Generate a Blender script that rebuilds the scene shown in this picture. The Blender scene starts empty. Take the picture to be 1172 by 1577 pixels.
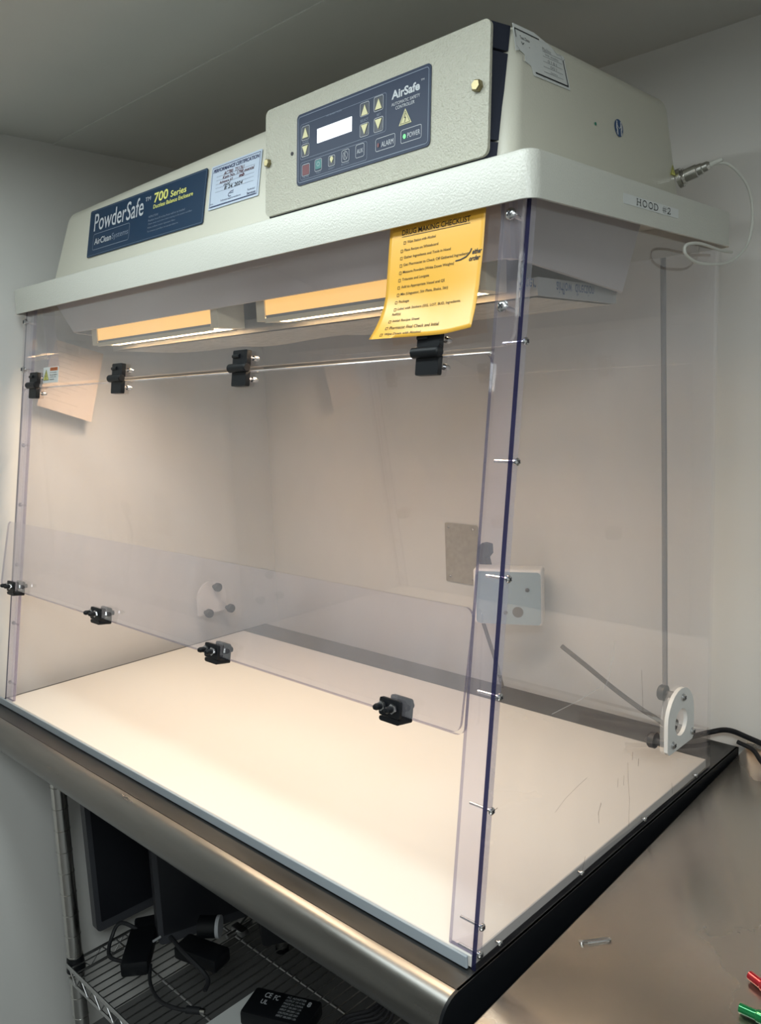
import bpy, bmesh, math, random
from mathutils import Vector, Matrix
random.seed(7)
T = 0.9                      # table top height above the floor; all heights below are measured from the table top
C = bpy.context.scene.collection
sc = bpy.context.scene

# ---------------------------------------------------------------- camera
cam_d = bpy.data.cameras.new('camera')
cam = bpy.data.objects.new('camera', cam_d); C.objects.link(cam)
cam_d.sensor_fit = 'HORIZONTAL'; cam_d.sensor_width = 36.0; cam_d.lens = 1267.34 / 1172 * 36.0
cam_d.clip_start = 0.02
yaw, pitch, roll = math.radians(-44.054), math.radians(-8.1337), math.radians(-2.2678)
fw = Vector((math.sin(yaw) * math.cos(pitch), math.cos(yaw) * math.cos(pitch), math.sin(pitch)))
rt = Vector((math.cos(yaw), -math.sin(yaw), 0)); up = rt.cross(fw)
r2 = rt * math.cos(roll) + up * math.sin(roll); u2 = -rt * math.sin(roll) + up * math.cos(roll)
m3 = Matrix((r2, u2, -fw)).transposed()
cam.matrix_world = Matrix.Translation((1.8246, -0.6664, 0.6473 + T)) @ m3.to_4x4()
sc.camera = cam

# ---------------------------------------------------------------- world, lights, exposure
w = bpy.data.worlds.new('world'); sc.world = w; w.use_nodes = True
w.node_tree.nodes['Background'].inputs[0].default_value = (0.8, 0.9, 1.0, 1)
w.node_tree.nodes['Background'].inputs[1].default_value = 0.05
sc.view_settings.view_transform = 'Standard'; sc.view_settings.look = 'None'
sc.view_settings.gamma = 1.0; sc.view_settings.exposure = 0.0
sc.view_settings.use_curve_mapping = False
sc.cycles.transparent_max_bounces = 40
sc.cycles.max_bounces = 10; sc.cycles.glossy_bounces = 5
sc.cycles.caustics_reflective = False; sc.cycles.caustics_refractive = False
sc.cycles.use_denoising = True

def area(name, loc, size, sizey, power, col, rot=(0, 0, 0), spread=180):
    l = bpy.data.lights.new(name, 'AREA'); l.shape = 'RECTANGLE'; l.size = size; l.size_y = sizey
    l.energy = power; l.color = col; l.spread = math.radians(spread)
    o = bpy.data.objects.new(name, l); C.objects.link(o)
    o.location = (loc[0], loc[1], loc[2] + T); o.rotation_euler = rot
    return o
area('ceiling_light_main', (0.90, -0.28, 1.205), 1.24, 0.18, 6.3, (0.87, 0.99, 1.0))
area('added_fill_light', (2.2, -1.0, 1.205), 0.56, 0.56, 26.0, (0.90, 0.99, 1.0))  # added fill light out of view, brightens the right-hand faces
WARM = (1.0, 0.78, 0.55)
for fx in (0.361, 0.935):          # the fluorescent tubes behind the two amber lenses
    area('hood_lamp_light', (fx, 0.246, 0.791), 0.41, 0.036, 3.9, WARM, (math.radians(-8), 0, 0))

# ---------------------------------------------------------------- materials
def nmat(name):
    m = bpy.data.materials.new(name); m.use_nodes = True
    nt = m.node_tree; nt.nodes.clear()
    out = nt.nodes.new('ShaderNodeOutputMaterial')
    return m, nt, out
def mat(name, col, rough=0.5, metal=0.0, bump=0.0, bscale=300.0, var=0.0, vscale=6.0, coat=0.0, aniso=None, spec=0.5, detail=2.0, bdist=0.001):
    m, nt, out = nmat(name); N = nt.nodes; L = nt.links
    b = N.new('ShaderNodeBsdfPrincipled'); L.new(b.outputs[0], out.inputs[0])
    b.inputs['Base Color'].default_value = (*col, 1); b.inputs['Roughness'].default_value = rough
    b.inputs['Metallic'].default_value = metal; b.inputs['Specular IOR Level'].default_value = spec
    b.inputs['Coat Weight'].default_value = coat
    tc = N.new('ShaderNodeTexCoord')
    if var:
        mp = N.new('ShaderNodeMapping'); L.new(tc.outputs['Object'], mp.inputs[0])
        if aniso: mp.inputs['Scale'].default_value = aniso
        n = N.new('ShaderNodeTexNoise'); n.inputs['Scale'].default_value = vscale; n.inputs['Detail'].default_value = 5
        L.new(mp.outputs[0], n.inputs[0])
        r = N.new('ShaderNodeMix'); r.data_type = 'RGBA'
        r.inputs[6].default_value = (*[max(0, c * (1 - var)) for c in col], 1)
        r.inputs[7].default_value = (*[min(1, c * (1 + var)) for c in col], 1)
        L.new(n.outputs[0], r.inputs[0]); L.new(r.outputs[2], b.inputs['Base Color'])
        if metal > 0.5:
            mr = N.new('ShaderNodeMapRange'); mr.inputs[3].default_value = max(0, rough - 0.08); mr.inputs[4].default_value = rough + 0.08
            L.new(n.outputs[0], mr.inputs[0]); L.new(mr.outputs[0], b.inputs['Roughness'])
    if bump:
        n2 = N.new('ShaderNodeTexNoise'); n2.inputs['Scale'].default_value = bscale; n2.inputs['Detail'].default_value = detail
        L.new(tc.outputs['Object'], n2.inputs[0])
        bp = N.new('ShaderNodeBump'); bp.inputs['Strength'].default_value = bump; bp.inputs['Distance'].default_value = bdist
        L.new(n2.outputs[0], bp.inputs['Height']); L.new(bp.outputs[0], b.inputs['Normal'])
    return m
def emit(name, col, s):
    m, nt, out = nmat(name); e = nt.nodes.new('ShaderNodeEmission')
    e.inputs[0].default_value = (*col, 1); e.inputs[1].default_value = s
    nt.links.new(e.outputs[0], out.inputs[0]); return m
def acrylic(name, tint, haze, refl=1.9, hcol=(0.72, 0.68, 0.72)):
    m, nt, out = nmat(name); N = nt.nodes; L = nt.links
    tr = N.new('ShaderNodeBsdfTransparent'); tr.inputs[0].default_value = (*tint, 1)
    gl = N.new('ShaderNodeBsdfGlossy'); gl.inputs['Roughness'].default_value = 0.015; gl.inputs[0].default_value = (1, 1, 1, 1)
    df = N.new('ShaderNodeBsdfDiffuse'); df.inputs[0].default_value = (*hcol, 1)
    fr = N.new('ShaderNodeFresnel'); fr.inputs[0].default_value = 1.49
    ge = N.new('ShaderNodeNewGeometry')
    inv = N.new('ShaderNodeMath'); inv.operation = 'SUBTRACT'; inv.inputs[0].default_value = 1.0; L.new(ge.outputs['Backfacing'], inv.inputs[1])
    a = N.new('ShaderNodeMath'); a.operation = 'MULTIPLY'; L.new(fr.outputs[0], a.inputs[0]); a.inputs[1].default_value = refl
    b = N.new('ShaderNodeMath'); b.operation = 'MULTIPLY'; b.use_clamp = True; L.new(a.outputs[0], b.inputs[0]); L.new(inv.outputs[0], b.inputs[1])
    tc = N.new('ShaderNodeTexCoord'); mp = N.new('ShaderNodeMapping'); mp.inputs['Scale'].default_value = (3, 3, 1.2)
    L.new(tc.outputs['Object'], mp.inputs[0])
    no = N.new('ShaderNodeTexNoise'); no.inputs['Scale'].default_value = 3.0; no.inputs['Detail'].default_value = 7; no.inputs['Roughness'].default_value = 0.6
    L.new(mp.outputs[0], no.inputs[0])
    mr = N.new('ShaderNodeMapRange'); mr.inputs[1].default_value = 0.35; mr.inputs[2].default_value = 0.7
    mr.inputs[3].default_value = haze * 0.5; mr.inputs[4].default_value = haze * 1.5; L.new(no.outputs[0], mr.inputs[0])
    h = N.new('ShaderNodeMath'); h.operation = 'MULTIPLY'; L.new(mr.outputs[0], h.inputs[0]); L.new(inv.outputs[0], h.inputs[1])
    m1 = N.new('ShaderNodeMixShader'); L.new(h.outputs[0], m1.inputs[0]); L.new(tr.outputs[0], m1.inputs[1]); L.new(df.outputs[0], m1.inputs[2])
    m2 = N.new('ShaderNodeMixShader'); L.new(b.outputs[0], m2.inputs[0]); L.new(m1.outputs[0], m2.inputs[1]); L.new(gl.outputs[0], m2.inputs[2])
    L.new(m2.outputs[0], out.inputs[0]); return m

M = {}
M['wall'] = mat('painted_wall', (0.69, 0.68, 0.655), 0.6, bump=0.25, bscale=14, var=0.03, vscale=3, detail=6, bdist=0.004)
M['ceil'] = mat('painted_ceiling', (0.60, 0.60, 0.57), 0.85, bump=0.3, bscale=9, var=0.03, detail=5, bdist=0.004)
M['floor'] = mat('vinyl_floor', (0.16, 0.16, 0.16), 0.5, var=0.15, vscale=12)
M['cream'] = mat('cream_powder_coat', (0.60, 0.585, 0.50), 0.38, bump=0.35, bscale=420, bdist=0.0006)
M['cream_side'] = M['cream']
M['plate'] = mat('textured_cream_plate', (0.46, 0.45, 0.375), 0.27, bump=1.0, bscale=420, bdist=0.0018)
M['canopy'] = mat('white_powder_coat', (0.60, 0.60, 0.545), 0.30, bump=0.6, bscale=400, bdist=0.0010)
M['tub'] = mat('white_liner', (0.48, 0.45, 0.46), 0.5)
M['white'] = mat('white_plastic', (0.80, 0.78, 0.75), 0.45)
M['slab'] = mat('white_work_surface', (0.72, 0.685, 0.645), 0.42, var=0.02, vscale=5)
M['lip'] = mat('shaded_white_lip', (0.36, 0.40, 0.44), 0.45)  # edge of the white slab; its shade is mixed into this blue-grey
M['steel'] = mat('brushed_steel', (0.21, 0.205, 0.195), 0.31, 1.0, var=0.16, vscale=7, aniso=(1, 9, 9), bump=0.05, bscale=900, bdist=0.0003)
M['steeldark'] = mat('flat_steel_dark_reflection', (0.095, 0.095, 0.095), 0.36, 1.0, var=0.2, vscale=6, aniso=(1, 6, 6))  # base colour darkened to carry the dark reflection on the flat top
M['steel2'] = mat('worn_steel_counter', (0.46, 0.43, 0.39), 0.26, 1.0, var=0.05, vscale=4, bump=0.04, bscale=500, bdist=0.0003)
M['chrome'] = mat('chrome', (0.62, 0.61, 0.58), 0.2, 1.0)
M['wire'] = mat('chrome_wire', (0.5, 0.5, 0.5), 0.3, 1.0)
M['screw'] = mat('zinc_screw', (0.55, 0.55, 0.56), 0.25, 1.0)
M['brass'] = mat('brass_bolt', (0.30, 0.26, 0.15), 0.38, 1.0)
M['black'] = mat('black_plastic', (0.006, 0.007, 0.009), 0.45, spec=0.25)
M['blackm'] = mat('black_matte', (0.010, 0.011, 0.014), 0.6)
M['gasket'] = mat('dark_blue_foam', (0.014, 0.018, 0.035), 0.7)
M['rubber'] = mat('black_rubber', (0.04, 0.04, 0.045), 0.5)
M['screen'] = mat('monitor_black', (0.012, 0.013, 0.017), 0.35)
M['darkgrey'] = mat('dark_grey_bezel', (0.05, 0.052, 0.06), 0.4)
M['navy'] = mat('navy_label', (0.010, 0.034, 0.075), 0.4, spec=0.3)
M['navy2'] = mat('navy_keypad', (0.014, 0.026, 0.060), 0.42, spec=0.25)
M['silver'] = mat('silver_print', (0.50, 0.52, 0.55), 0.5)
M['greyblue'] = mat('pale_blue_print', (0.19, 0.23, 0.30), 0.5)
M['yellow'] = mat('yellow_print', (0.78, 0.76, 0.20), 0.5)
M['keyyellow'] = mat('cream_yellow_key', (0.62, 0.58, 0.33), 0.5)
M['red'] = mat('dull_red_key', (0.14, 0.035, 0.045), 0.5)
M['teal'] = mat('teal_key', (0.05, 0.19, 0.19), 0.5)
M['keydark'] = mat('dark_key', (0.012, 0.018, 0.035), 0.4)
M['whitep'] = mat('white_print', (0.75, 0.75, 0.75), 0.5)
M['labelwhite'] = mat('white_sticker', (0.66, 0.68, 0.67), 0.35)
M['labelblue'] = mat('pale_blue_sticker', (0.50, 0.58, 0.70), 0.35)
M['ink'] = mat('black_ink', (0.015, 0.015, 0.02), 0.6)
M['blueink'] = mat('navy_ink', (0.02, 0.03, 0.10), 0.6)
M['redink'] = mat('maroon_ink', (0.10, 0.02, 0.03), 0.6)
M['fadedink'] = mat('faded_ink', (0.30, 0.31, 0.32), 0.6)
M['paper'] = mat('golden_paper', (0.80, 0.43, 0.055), 0.28, spec=0.5)
M['paperink'] = mat('brown_black_ink', (0.05, 0.035, 0.01), 0.6)
M['orange'] = mat('orange_print', (0.55, 0.14, 0.03), 0.5)
M['signblue'] = mat('blue_sign', (0.015, 0.06, 0.17), 0.4)
M['green'] = mat('green_dot', (0.01, 0.20, 0.12), 0.5)
M['greenplug'] = mat('green_plastic', (0.005, 0.16, 0.06), 0.4)
M['penred'] = mat('red_metallic_plastic', (0.45, 0.01, 0.02), 0.18, 0.5, coat=1.0)
M['pengreen'] = mat('green_metallic_plastic', (0.005, 0.22, 0.06), 0.18, 0.5, coat=1.0)
M['cream_trim'] = mat('cream_lamp_housing', (0.80, 0.72, 0.55), 0.45)
M['filter'] = mat('filter_mesh', (0.42, 0.40, 0.37), 0.55, var=0.35, vscale=40, aniso=(1, 3, 1), bump=0.7, bscale=70, bdist=0.004)
M['filterframe'] = mat('filter_frame', (0.36, 0.36, 0.36), 0.45)
M['wallplate'] = mat('stained_metal_plate', (0.36, 0.33, 0.28), 0.6, 0.2, var=0.3, vscale=90)
M['bluebox'] = mat('pale_blue_box', (0.27, 0.36, 0.41), 0.5)
M['greycable'] = mat('grey_cable', (0.16, 0.16, 0.17), 0.5)
M['whitecable'] = mat('white_cable', (0.62, 0.62, 0.57), 0.5)
M['lcd'] = emit('lit_display', (0.90, 0.97, 1.0), 1.6)
M['led'] = emit('green_led', (0.25, 1.0, 0.35), 1.5)
# lamp lens: warm tube glow, brighter along the tube
def lens_mat():
    m, nt, out = nmat('glowing_lamp_lens'); N = nt.nodes; L = nt.links
    e = N.new('ShaderNodeEmission'); e.inputs[0].default_value = (1.0, 0.56, 0.15, 1); e.inputs[1].default_value = 1.0
    d = N.new('ShaderNodeBsdfPrincipled'); d.inputs['Base Color'].default_value = (0.55, 0.45, 0.25, 1); d.inputs['Roughness'].default_value = 0.3
    ad = N.new('ShaderNodeAddShader'); L.new(e.outputs[0], ad.inputs[0]); L.new(d.outputs[0], ad.inputs[1]); L.new(ad.outputs[0], out.inputs[0])
    return m
M['lens'] = lens_mat()
M['ceilamp'] = emit('ceiling_lamp_lens', (0.93, 1.0, 0.98), 4.0)
M['acr'] = acrylic('clear_acrylic', (0.985, 0.98, 0.987), 0.045)
M['acrbar'] = acrylic('clear_acrylic_bar', (0.955, 0.945, 0.982), 0.11, hcol=(0.70, 0.68, 0.80))
M['acrleg'] = acrylic('hazy_lavender_acrylic', (0.93, 0.92, 0.97), 0.28, hcol=(0.60, 0.59, 0.72))
M['acrflap'] = acrylic('hazy_acrylic', (0.965, 0.955, 0.975), 0.10, hcol=(0.72, 0.68, 0.72))
M['peach'] = mat('pale_peach', (0.72, 0.59, 0.48), 0.6)
M['peachline'] = mat('faint_brown', (0.62, 0.50, 0.40), 0.6)
M['drip'] = acrylic('dried_drip', (0.72, 0.68, 0.66), 0.3, refl=0.3, hcol=(0.35, 0.30, 0.28))
M['scratch'] = acrylic('pale_scratch', (0.95, 0.95, 0.95), 0.45, refl=0.5, hcol=(0.9, 0.87, 0.84))
M['edge'] = acrylic('acrylic_cut_edge', (0.58, 0.56, 0.66), 0.30, hcol=(0.28, 0.26, 0.36))
M['edgedark'] = acrylic('dark_acrylic_edge', (0.10, 0.10, 0.20), 0.5, refl=0.7, hcol=(0.03, 0.03, 0.09))
M['edgebright'] = acrylic('lamplit_acrylic_edge', (0.9, 0.86, 0.86), 0.5, hcol=(0.95, 0.88, 0.84))  # pale colour carries the lamp light caught along the polished edge

# ---------------------------------------------------------------- mesh helpers
def V(*a): return Vector(a)
class B:
    def __init__(s): s.bm = bmesh.new()
    def quadface(s, vs, mi=0):
        f = s.bm.faces.new(vs); f.material_index = mi; return f
    def box(s, lo, hi, mi=0, bev=0.0, seg=2, rot=None, at=None):
        r = bmesh.ops.create_cube(s.bm, size=1.0); vs = r['verts']
        lo = Vector(lo); hi = Vector(hi); c = (lo + hi) / 2; d = hi - lo
        for v in vs: v.co = Vector((v.co.x * d.x, v.co.y * d.y, v.co.z * d.z)) + c
        fs = {f for v in vs for f in v.link_faces}
        for f in fs: f.material_index = mi
        if bev:
            es = {e for v in vs for e in v.link_edges}
            n = bmesh.ops.bevel(s.bm, geom=list(es), offset=bev, segments=seg, affect='EDGES', profile=0.5)
            vs = list({v for f in n['faces'] for v in f.verts} | {v for v in vs if v.is_valid})
            for f in n['faces']: f.material_index = mi
        if rot is not None:
            p = Vector(at) if at is not None else c
            for v in vs:
                if v.is_valid: v.co = rot @ (v.co - p) + p
        return s
    def hull8(s, p, mi=0, bev=0.0, seg=3, only=None):
        vs = [s.bm.verts.new(q) for q in p]     # 0-3 bottom ccw, 4-7 top
        fs = [s.quadface([vs[i] for i in idx], mi) for idx in ((3, 2, 1, 0), (4, 5, 6, 7), (0, 1, 5, 4), (1, 2, 6, 5), (2, 3, 7, 6), (3, 0, 4, 7))]
        if bev:
            es = list({e for v in vs for e in v.link_edges})
            if only: es = [e for e in es if only(e)]
            n = bmesh.ops.bevel(s.bm, geom=es, offset=bev, segments=seg, affect='EDGES', profile=0.5)
            for f in n['faces']: f.material_index = mi
        return s
    def prism(s, pts, vec, mi=0, mside=None, mcap2=None):
        vec = Vector(vec); n = len(pts)
        a = [s.bm.verts.new(p) for p in pts]; b = [s.bm.verts.new(Vector(p) + vec) for p in pts]
        fa = s.quadface(a, mi); fb = s.quadface(list(reversed(b)), mi if mcap2 is None else mcap2)
        ms = mi if mside is None else mside
        for i in range(n):
            j = (i + 1) % n
            m_ = ms[i] if isinstance(ms, (list, tuple)) else ms
            s.quadface([a[j], a[i], b[i], b[j]], m_)
        return s
    def cyl(s, p, q, r, r2=None, mi=0, seg=16, caps=True):
        p = Vector(p); q = Vector(q); ax = (q - p).normalized(); r2 = r if r2 is None else r2
        u = ax.orthogonal().normalized(); v = ax.cross(u)
        A = []; Bq = []
        for i in range(seg):
            t = 2 * math.pi * i / seg; d = u * math.cos(t) + v * math.sin(t)
            A.append(s.bm.verts.new(p + d * r)); Bq.append(s.bm.verts.new(q + d * r2))
        for i in range(seg):
            j = (i + 1) % seg; s.quadface([A[i], A[j], Bq[j], Bq[i]], mi)
        if caps: s.quadface(list(reversed(A)), mi); s.quadface(Bq, mi)
        return s
    def lathe(s, p, ax, prof, mi=0, seg=20):
        """prof: list of (distance along axis, radius)"""
        p = Vector(p); ax = Vector(ax).normalized(); u = ax.orthogonal().normalized(); v = ax.cross(u)
        rings = []
        for h, r in prof:
            if r < 1e-6: rings.append([s.bm.verts.new(p + ax * h)]); continue
            rings.append([s.bm.verts.new(p + ax * h + (u * math.cos(2 * math.pi * i / seg) + v * math.sin(2 * math.pi * i / seg)) * r) for i in range(seg)])
        for a, b in zip(rings, rings[1:]):
            for i in range(seg):
                j = (i + 1) % seg
                if len(a) == 1: s.quadface([a[0], b[j], b[i]], mi)
                elif len(b) == 1: s.quadface([a[i], a[j], b[0]], mi)
                else: s.quadface([a[i], a[j], b[j], b[i]], mi)
        if len(rings[0]) > 1: s.quadface(list(reversed(rings[0])), mi)
        if len(rings[-1]) > 1: s.quadface(rings[-1], mi)
        return s
    def tube(s, pts, r, mi=0, seg=8, smooth=6, flat=1.0):
        pts = [Vector(p) for p in pts]
        if smooth and len(pts) > 2:
            P = [pts[0] * 2 - pts[1]] + pts + [pts[-1] * 2 - pts[-2]]; o = []
            for i in range(1, len(P) - 2):
                p0, p1, p2, p3 = P[i - 1:i + 3]
                for k in range(smooth):
                    t = k / smooth
                    o.append(0.5 * ((2 * p1) + (p2 - p0) * t + (2 * p0 - 5 * p1 + 4 * p2 - p3) * t * t + (3 * p1 - p0 - 3 * p2 + p3) * t ** 3))
            o.append(pts[-1]); pts = o
        prev = None; u = None
        for i, p in enumerate(pts):
            d = (pts[min(i + 1, len(pts) - 1)] - pts[max(i - 1, 0)]).normalized()
            if u is None: u = d.orthogonal().normalized()
            u = (u - d * u.dot(d)).normalized(); v = d.cross(u)
            ring = [s.bm.verts.new(p + (u * math.cos(2 * math.pi * k / seg) + v * math.sin(2 * math.pi * k / seg) * flat) * r) for k in range(seg)]
            if prev:
                for k in range(seg):
                    j = (k + 1) % seg; s.quadface([prev[k], prev[j], ring[j], ring[k]], mi)
            else: s.quadface(list(reversed(ring)), mi)
            prev = ring
        s.quadface(prev, mi)
        return s
    def plate_hole(s, outer, hole, vec, mi=0):
        """flat plate with one hole; outer and hole are closed loops of points"""
        vec = Vector(vec)
        for sign, off in ((1, Vector((0, 0, 0))), (-1, vec)):
            vo = [s.bm.verts.new(Vector(p) + off) for p in outer]; vh = [s.bm.verts.new(Vector(p) + off) for p in hole]
            es = [s.bm.edges.new((l[i], l[(i + 1) % len(l)])) for l in (vo, vh) for i in range(len(l))]
            r = bmesh.ops.triangle_fill(s.bm, use_beauty=True, edges=es)
            for g in r['geom']:
                if isinstance(g, bmesh.types.BMFace): g.material_index = mi
            if sign == 1: a0, h0 = vo, vh
            else: a1, h1 = vo, vh
        for l0, l1 in ((a0, a1), (h0, h1)):
            for i in range(len(l0)):
                j = (i + 1) % len(l0); s.quadface([l0[i], l0[j], l1[j], l1[i]], mi)
        bmesh.ops.recalc_face_normals(s.bm, faces=s.bm.faces[:])
        return s
ORG = {}
def thing(name, label, cat, loc, group=None):
    o = bpy.data.objects.new(name, None); C.objects.link(o)
    o.empty_display_size = 0.05
    o.location = (loc[0], loc[1], loc[2] + T); o['label'] = label; o['category'] = cat
    if group: o['group'] = group
    ORG[o.name] = Vector(loc); return o
def fin(name, b, mats, parent=None, label=None, cat=None, group=None, kind=None, sm=0.6, recalc=True):
    bm = b.bm
    if recalc: bmesh.ops.recalc_face_normals(bm, faces=bm.faces[:])
    for f in bm.faces: f.smooth = True
    for e in bm.edges:
        e.smooth = len(e.link_faces) == 2 and e.calc_face_angle(0) < sm
    if parent is not None: org = ORG[parent.name]
    else:
        xs = [v.co for v in bm.verts]
        org = Vector(((min(v.x for v in xs) + max(v.x for v in xs)) / 2, (min(v.y for v in xs) + max(v.y for v in xs)) / 2, min(v.z for v in xs)))
    for v in bm.verts: v.co -= org
    me = bpy.data.meshes.new(name); bm.to_mesh(me); bm.free()
    for m in (mats if isinstance(mats, (list, tuple)) else [mats]): me.materials.append(M[m] if isinstance(m, str) else m)
    o = bpy.data.objects.new(name, me); C.objects.link(o)
    if parent is not None: o.parent = parent
    else: o.location = (org.x, org.y, org.z + T)
    ORG[o.name] = org
    if label: o['label'] = label
    if cat: o['category'] = cat
    if group: o['group'] = group
    if kind: o['kind'] = kind
    return o
def rr(x0, x1, z0, z1, r, seg=6, rs=None):
    """rounded rectangle, list of (a, b), ccw from bottom left; rs = radii bl, br, tr, tl"""
    rs = rs or (r, r, r, r); out = []
    for (cx, cy, a0), q in zip(((x0, z0, 180), (x1, z0, 270), (x1, z1, 0), (x0, z1, 90)), rs):
        if q <= 0: out.append((cx, cy)); continue
        ox = cx + q if cx == x0 else cx - q; oy = cy + q if cy == z0 else cy - q
        for i in range(seg + 1):
            t = math.radians(a0 + 90 * i / seg); out.append((ox + q * math.cos(t), oy + q * math.sin(t)))
    return out
# lettering: list of (string, a0, b0, a1, b1[, bold]) laid on the mapping f(a, b) -> point
def letters(name, items, f, m, parent, label=None, shear=0.0, rot=0.0):
    b = B()
    for it in items:
        s, a0, b0, a1, b1 = it[:5]; bold = it[5] if len(it) > 5 else 0.0
        cu = bpy.data.curves.new('t', 'FONT'); cu.body = s; cu.resolution_u = 3; cu.offset = bold; cu.shear = it[6] if len(it) > 6 else shear
        tmp = bpy.data.objects.new('t', cu); C.objects.link(tmp)
        dg = bpy.context.evaluated_depsgraph_get()
        me = bpy.data.meshes.new_from_object(tmp.evaluated_get(dg))
        bpy.data.objects.remove(tmp); bpy.data.curves.remove(cu)
        if not me.vertices: continue
        xs = [v.co.x for v in me.vertices]; ys = [v.co.y for v in me.vertices]
        x0, x1, y0, y1 = min(xs), max(xs), min(ys), max(ys)
        vs = [b.bm.verts.new(f(a0 + (v.co.x - x0) / max(x1 - x0, 1e-6) * (a1 - a0), b0 + (v.co.y - y0) / max(y1 - y0, 1e-6) * (b1 - b0))) for v in me.vertices]
        for p in me.polygons:
            try: b.bm.faces.new([vs[i] for i in p.vertices])
            except ValueError: pass
        bpy.data.meshes.remove(me)
    return fin(name, b, m, parent, label=label, recalc=False)
def strokes(name, segs, f, wd, m, parent, label=None):
    """flat printed lines: each seg a polyline of (a, b)"""
    b = B()
    for sg in segs:
        ww = wd
        if isinstance(sg, tuple): sg, ww = sg
        for (a0, b0), (a1, b1) in zip(sg, sg[1:]):
            d = Vector((a1 - a0, b1 - b0)); 
            if d.length < 1e-7: continue
            n = Vector((-d.y, d.x)).normalized() * ww / 2; e = d.normalized() * ww * 0.3
            b.quadface([b.bm.verts.new(f(*(Vector(p)))) for p in ((a0 - n.x - e.x, b0 - n.y - e.y), (a1 - n.x + e.x, b1 - n.y + e.y), (a1 + n.x + e.x, b1 + n.y + e.y), (a0 + n.x - e.x, b0 + n.y - e.y))])
    return fin(name, b, m, parent, label=label, recalc=False)
def closed(l): return l + [l[0]]
def patch(b, outline, f, th, mi=0, fb=None):
    """thin flat sheet with thickness: outline (a, b) mapped by f(a, b, off)"""
    n = len(outline)
    A = [b.bm.verts.new(f(p[0], p[1], 0)) for p in outline]; Bq = [b.bm.verts.new(f(p[0], p[1], th)) for p in outline]
    b.quadface(list(reversed(A)), mi); b.quadface(Bq, mi)
    for i in range(n):
        j = (i + 1) % n; b.quadface([A[i], A[j], Bq[j], Bq[i]], mi)
    return b
def screw(name, p, ax, parent, r=0.0052, shaft=0.012, m='screw', hexh=False):
    """pan-head cross screw; p = surface point, ax = outward"""
    p = Vector(p); ax = Vector(ax).normalized(); b = B()
    if hexh:
        b.lathe(p, ax, [(0, r), (r * 0.75, r), (r * 0.95, r * 0.8), (r * 0.95, 0)], seg=6)
    else:
        b.lathe(p, ax, [(0, r), (r * 0.35, r * 0.97), (r * 0.62, r * 0.72), (r * 0.72, r * 0.35), (r * 0.74, 0)], seg=16)
        u = ax.orthogonal().normalized(); v = ax.cross(u)
        for d, e in ((u, v), (v, u)):
            pts = [p + ax * r * 0.70 + d * r * 0.55 * i + e * r * 0.13 * j for i, j in ((-1, -1), (1, -1), (1, 1), (-1, 1))]
            b.prism(pts, ax * r * 0.08, mi=1)
    if shaft: b.cyl(p, p - ax * shaft, r * 0.38, mi=0, seg=8)
    return fin(name, b, [m, 'ink'], parent)

# ================================================================ THE ROOM
XL, XR, YB, YF, ZC, ZF = -0.045, 3.3, 0.815, -2.4, 1.235, -0.9
def slabwall(name, lo, hi, m):
    b = B(); b.box(lo, hi); return fin(name, b, m, kind='structure')
slabwall('floor', (XL - .1, YF - .1, ZF - .1), (XR + .1, YB + .1, ZF), 'floor')
slabwall('wall_left', (XL - .1, YF - .1, ZF), (XL, YB + .1, ZC), 'wall')
slabwall('wall_back', (XL, YB, ZF), (XR, YB + .1, ZC), 'wall')
slabwall('wall_right', (XR, YF - .1, ZF), (XR + .1, YB + .1, ZC), 'wall')
slabwall('wall_front', (XL, YF - .1, ZF), (XR, YF, ZC), 'wall')
slabwall('ceiling', (XL - .1, YF - .1, ZC), (XR + .1, YB + .1, ZC + .1), 'ceil')
b = B(); b.box((XL, 0.2500, ZC - .0022), (XR, YB, ZC)); fin('trim_1', b, 'ceil', kind='structure')   # ceiling board joint: the rear board sits proud
for cx, cy, hx, hy in ((0.90, -0.28, .66, .12), (2.2, -1.0, .33, .33)):  # long panel over the hood, then the panel of the added fill light
    t = thing('ceiling_light', 'white ceiling lamp panel %s' % ('long and narrow, above the front of the hood' if cx < 1 else 'square, unseen and added as fill, farther right over the counter'), 'lamp', (cx, cy, ZC - .02))
    b = B()
    for lo, hi in (((-hx, -hy), (hx, -hy + .03)), ((-hx, hy - .03), (hx, hy)), ((-hx, -hy + .03), (-hx + .03, hy - .03)), ((hx - .03, -hy + .03), (hx, hy - .03))):
        b.box((cx + lo[0], cy + lo[1], ZC - .022), (cx + hi[0], cy + hi[1], ZC))
    fin('frame', b, 'white', t)
    b = B(); b.box((cx - hx + .03, cy - hy + .03, ZC - .012), (cx + hx - .03, cy + hy - .03, ZC - .002)); fin('diffuser', b, 'ceilamp', t)

# ================================================================ STEEL TABLE WITH ROLLED EDGE
TX0, TX1 = XL + .001, 1.304
t = thing('steel_tabletop', 'stainless steel tabletop with rolled front edge carrying the clear hood', 'tabletop', (0.63, 0.36, -0.07))
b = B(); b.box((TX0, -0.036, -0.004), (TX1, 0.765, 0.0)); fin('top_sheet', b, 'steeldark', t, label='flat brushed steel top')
b = B(); prof = []
R0 = 0.032; cy, cz = -0.037, -R0
for i in range(15):
    a = math.radians(90 + 12 * i + (6 if i == 14 else 0)); prof.append((cy + R0 * math.cos(a), cz + R0 * math.sin(a)))
prof += [(cy + 0.012, cz - R0), (cy + 0.012, cz - R0 + .003)]
for i in range(14, -1, -1):
    a = math.radians(90 + 12 * i); prof.append((cy + (R0 - .003) * math.cos(a), cz + (R0 - .003) * math.sin(a)))
b.prism([(TX0, y, z) for y, z in prof], (TX1 - .003 - TX0, 0, 0)); fin('rolled_edge', b, 'steel', t, label='rounded bullnose front edge')
b = B()
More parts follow.
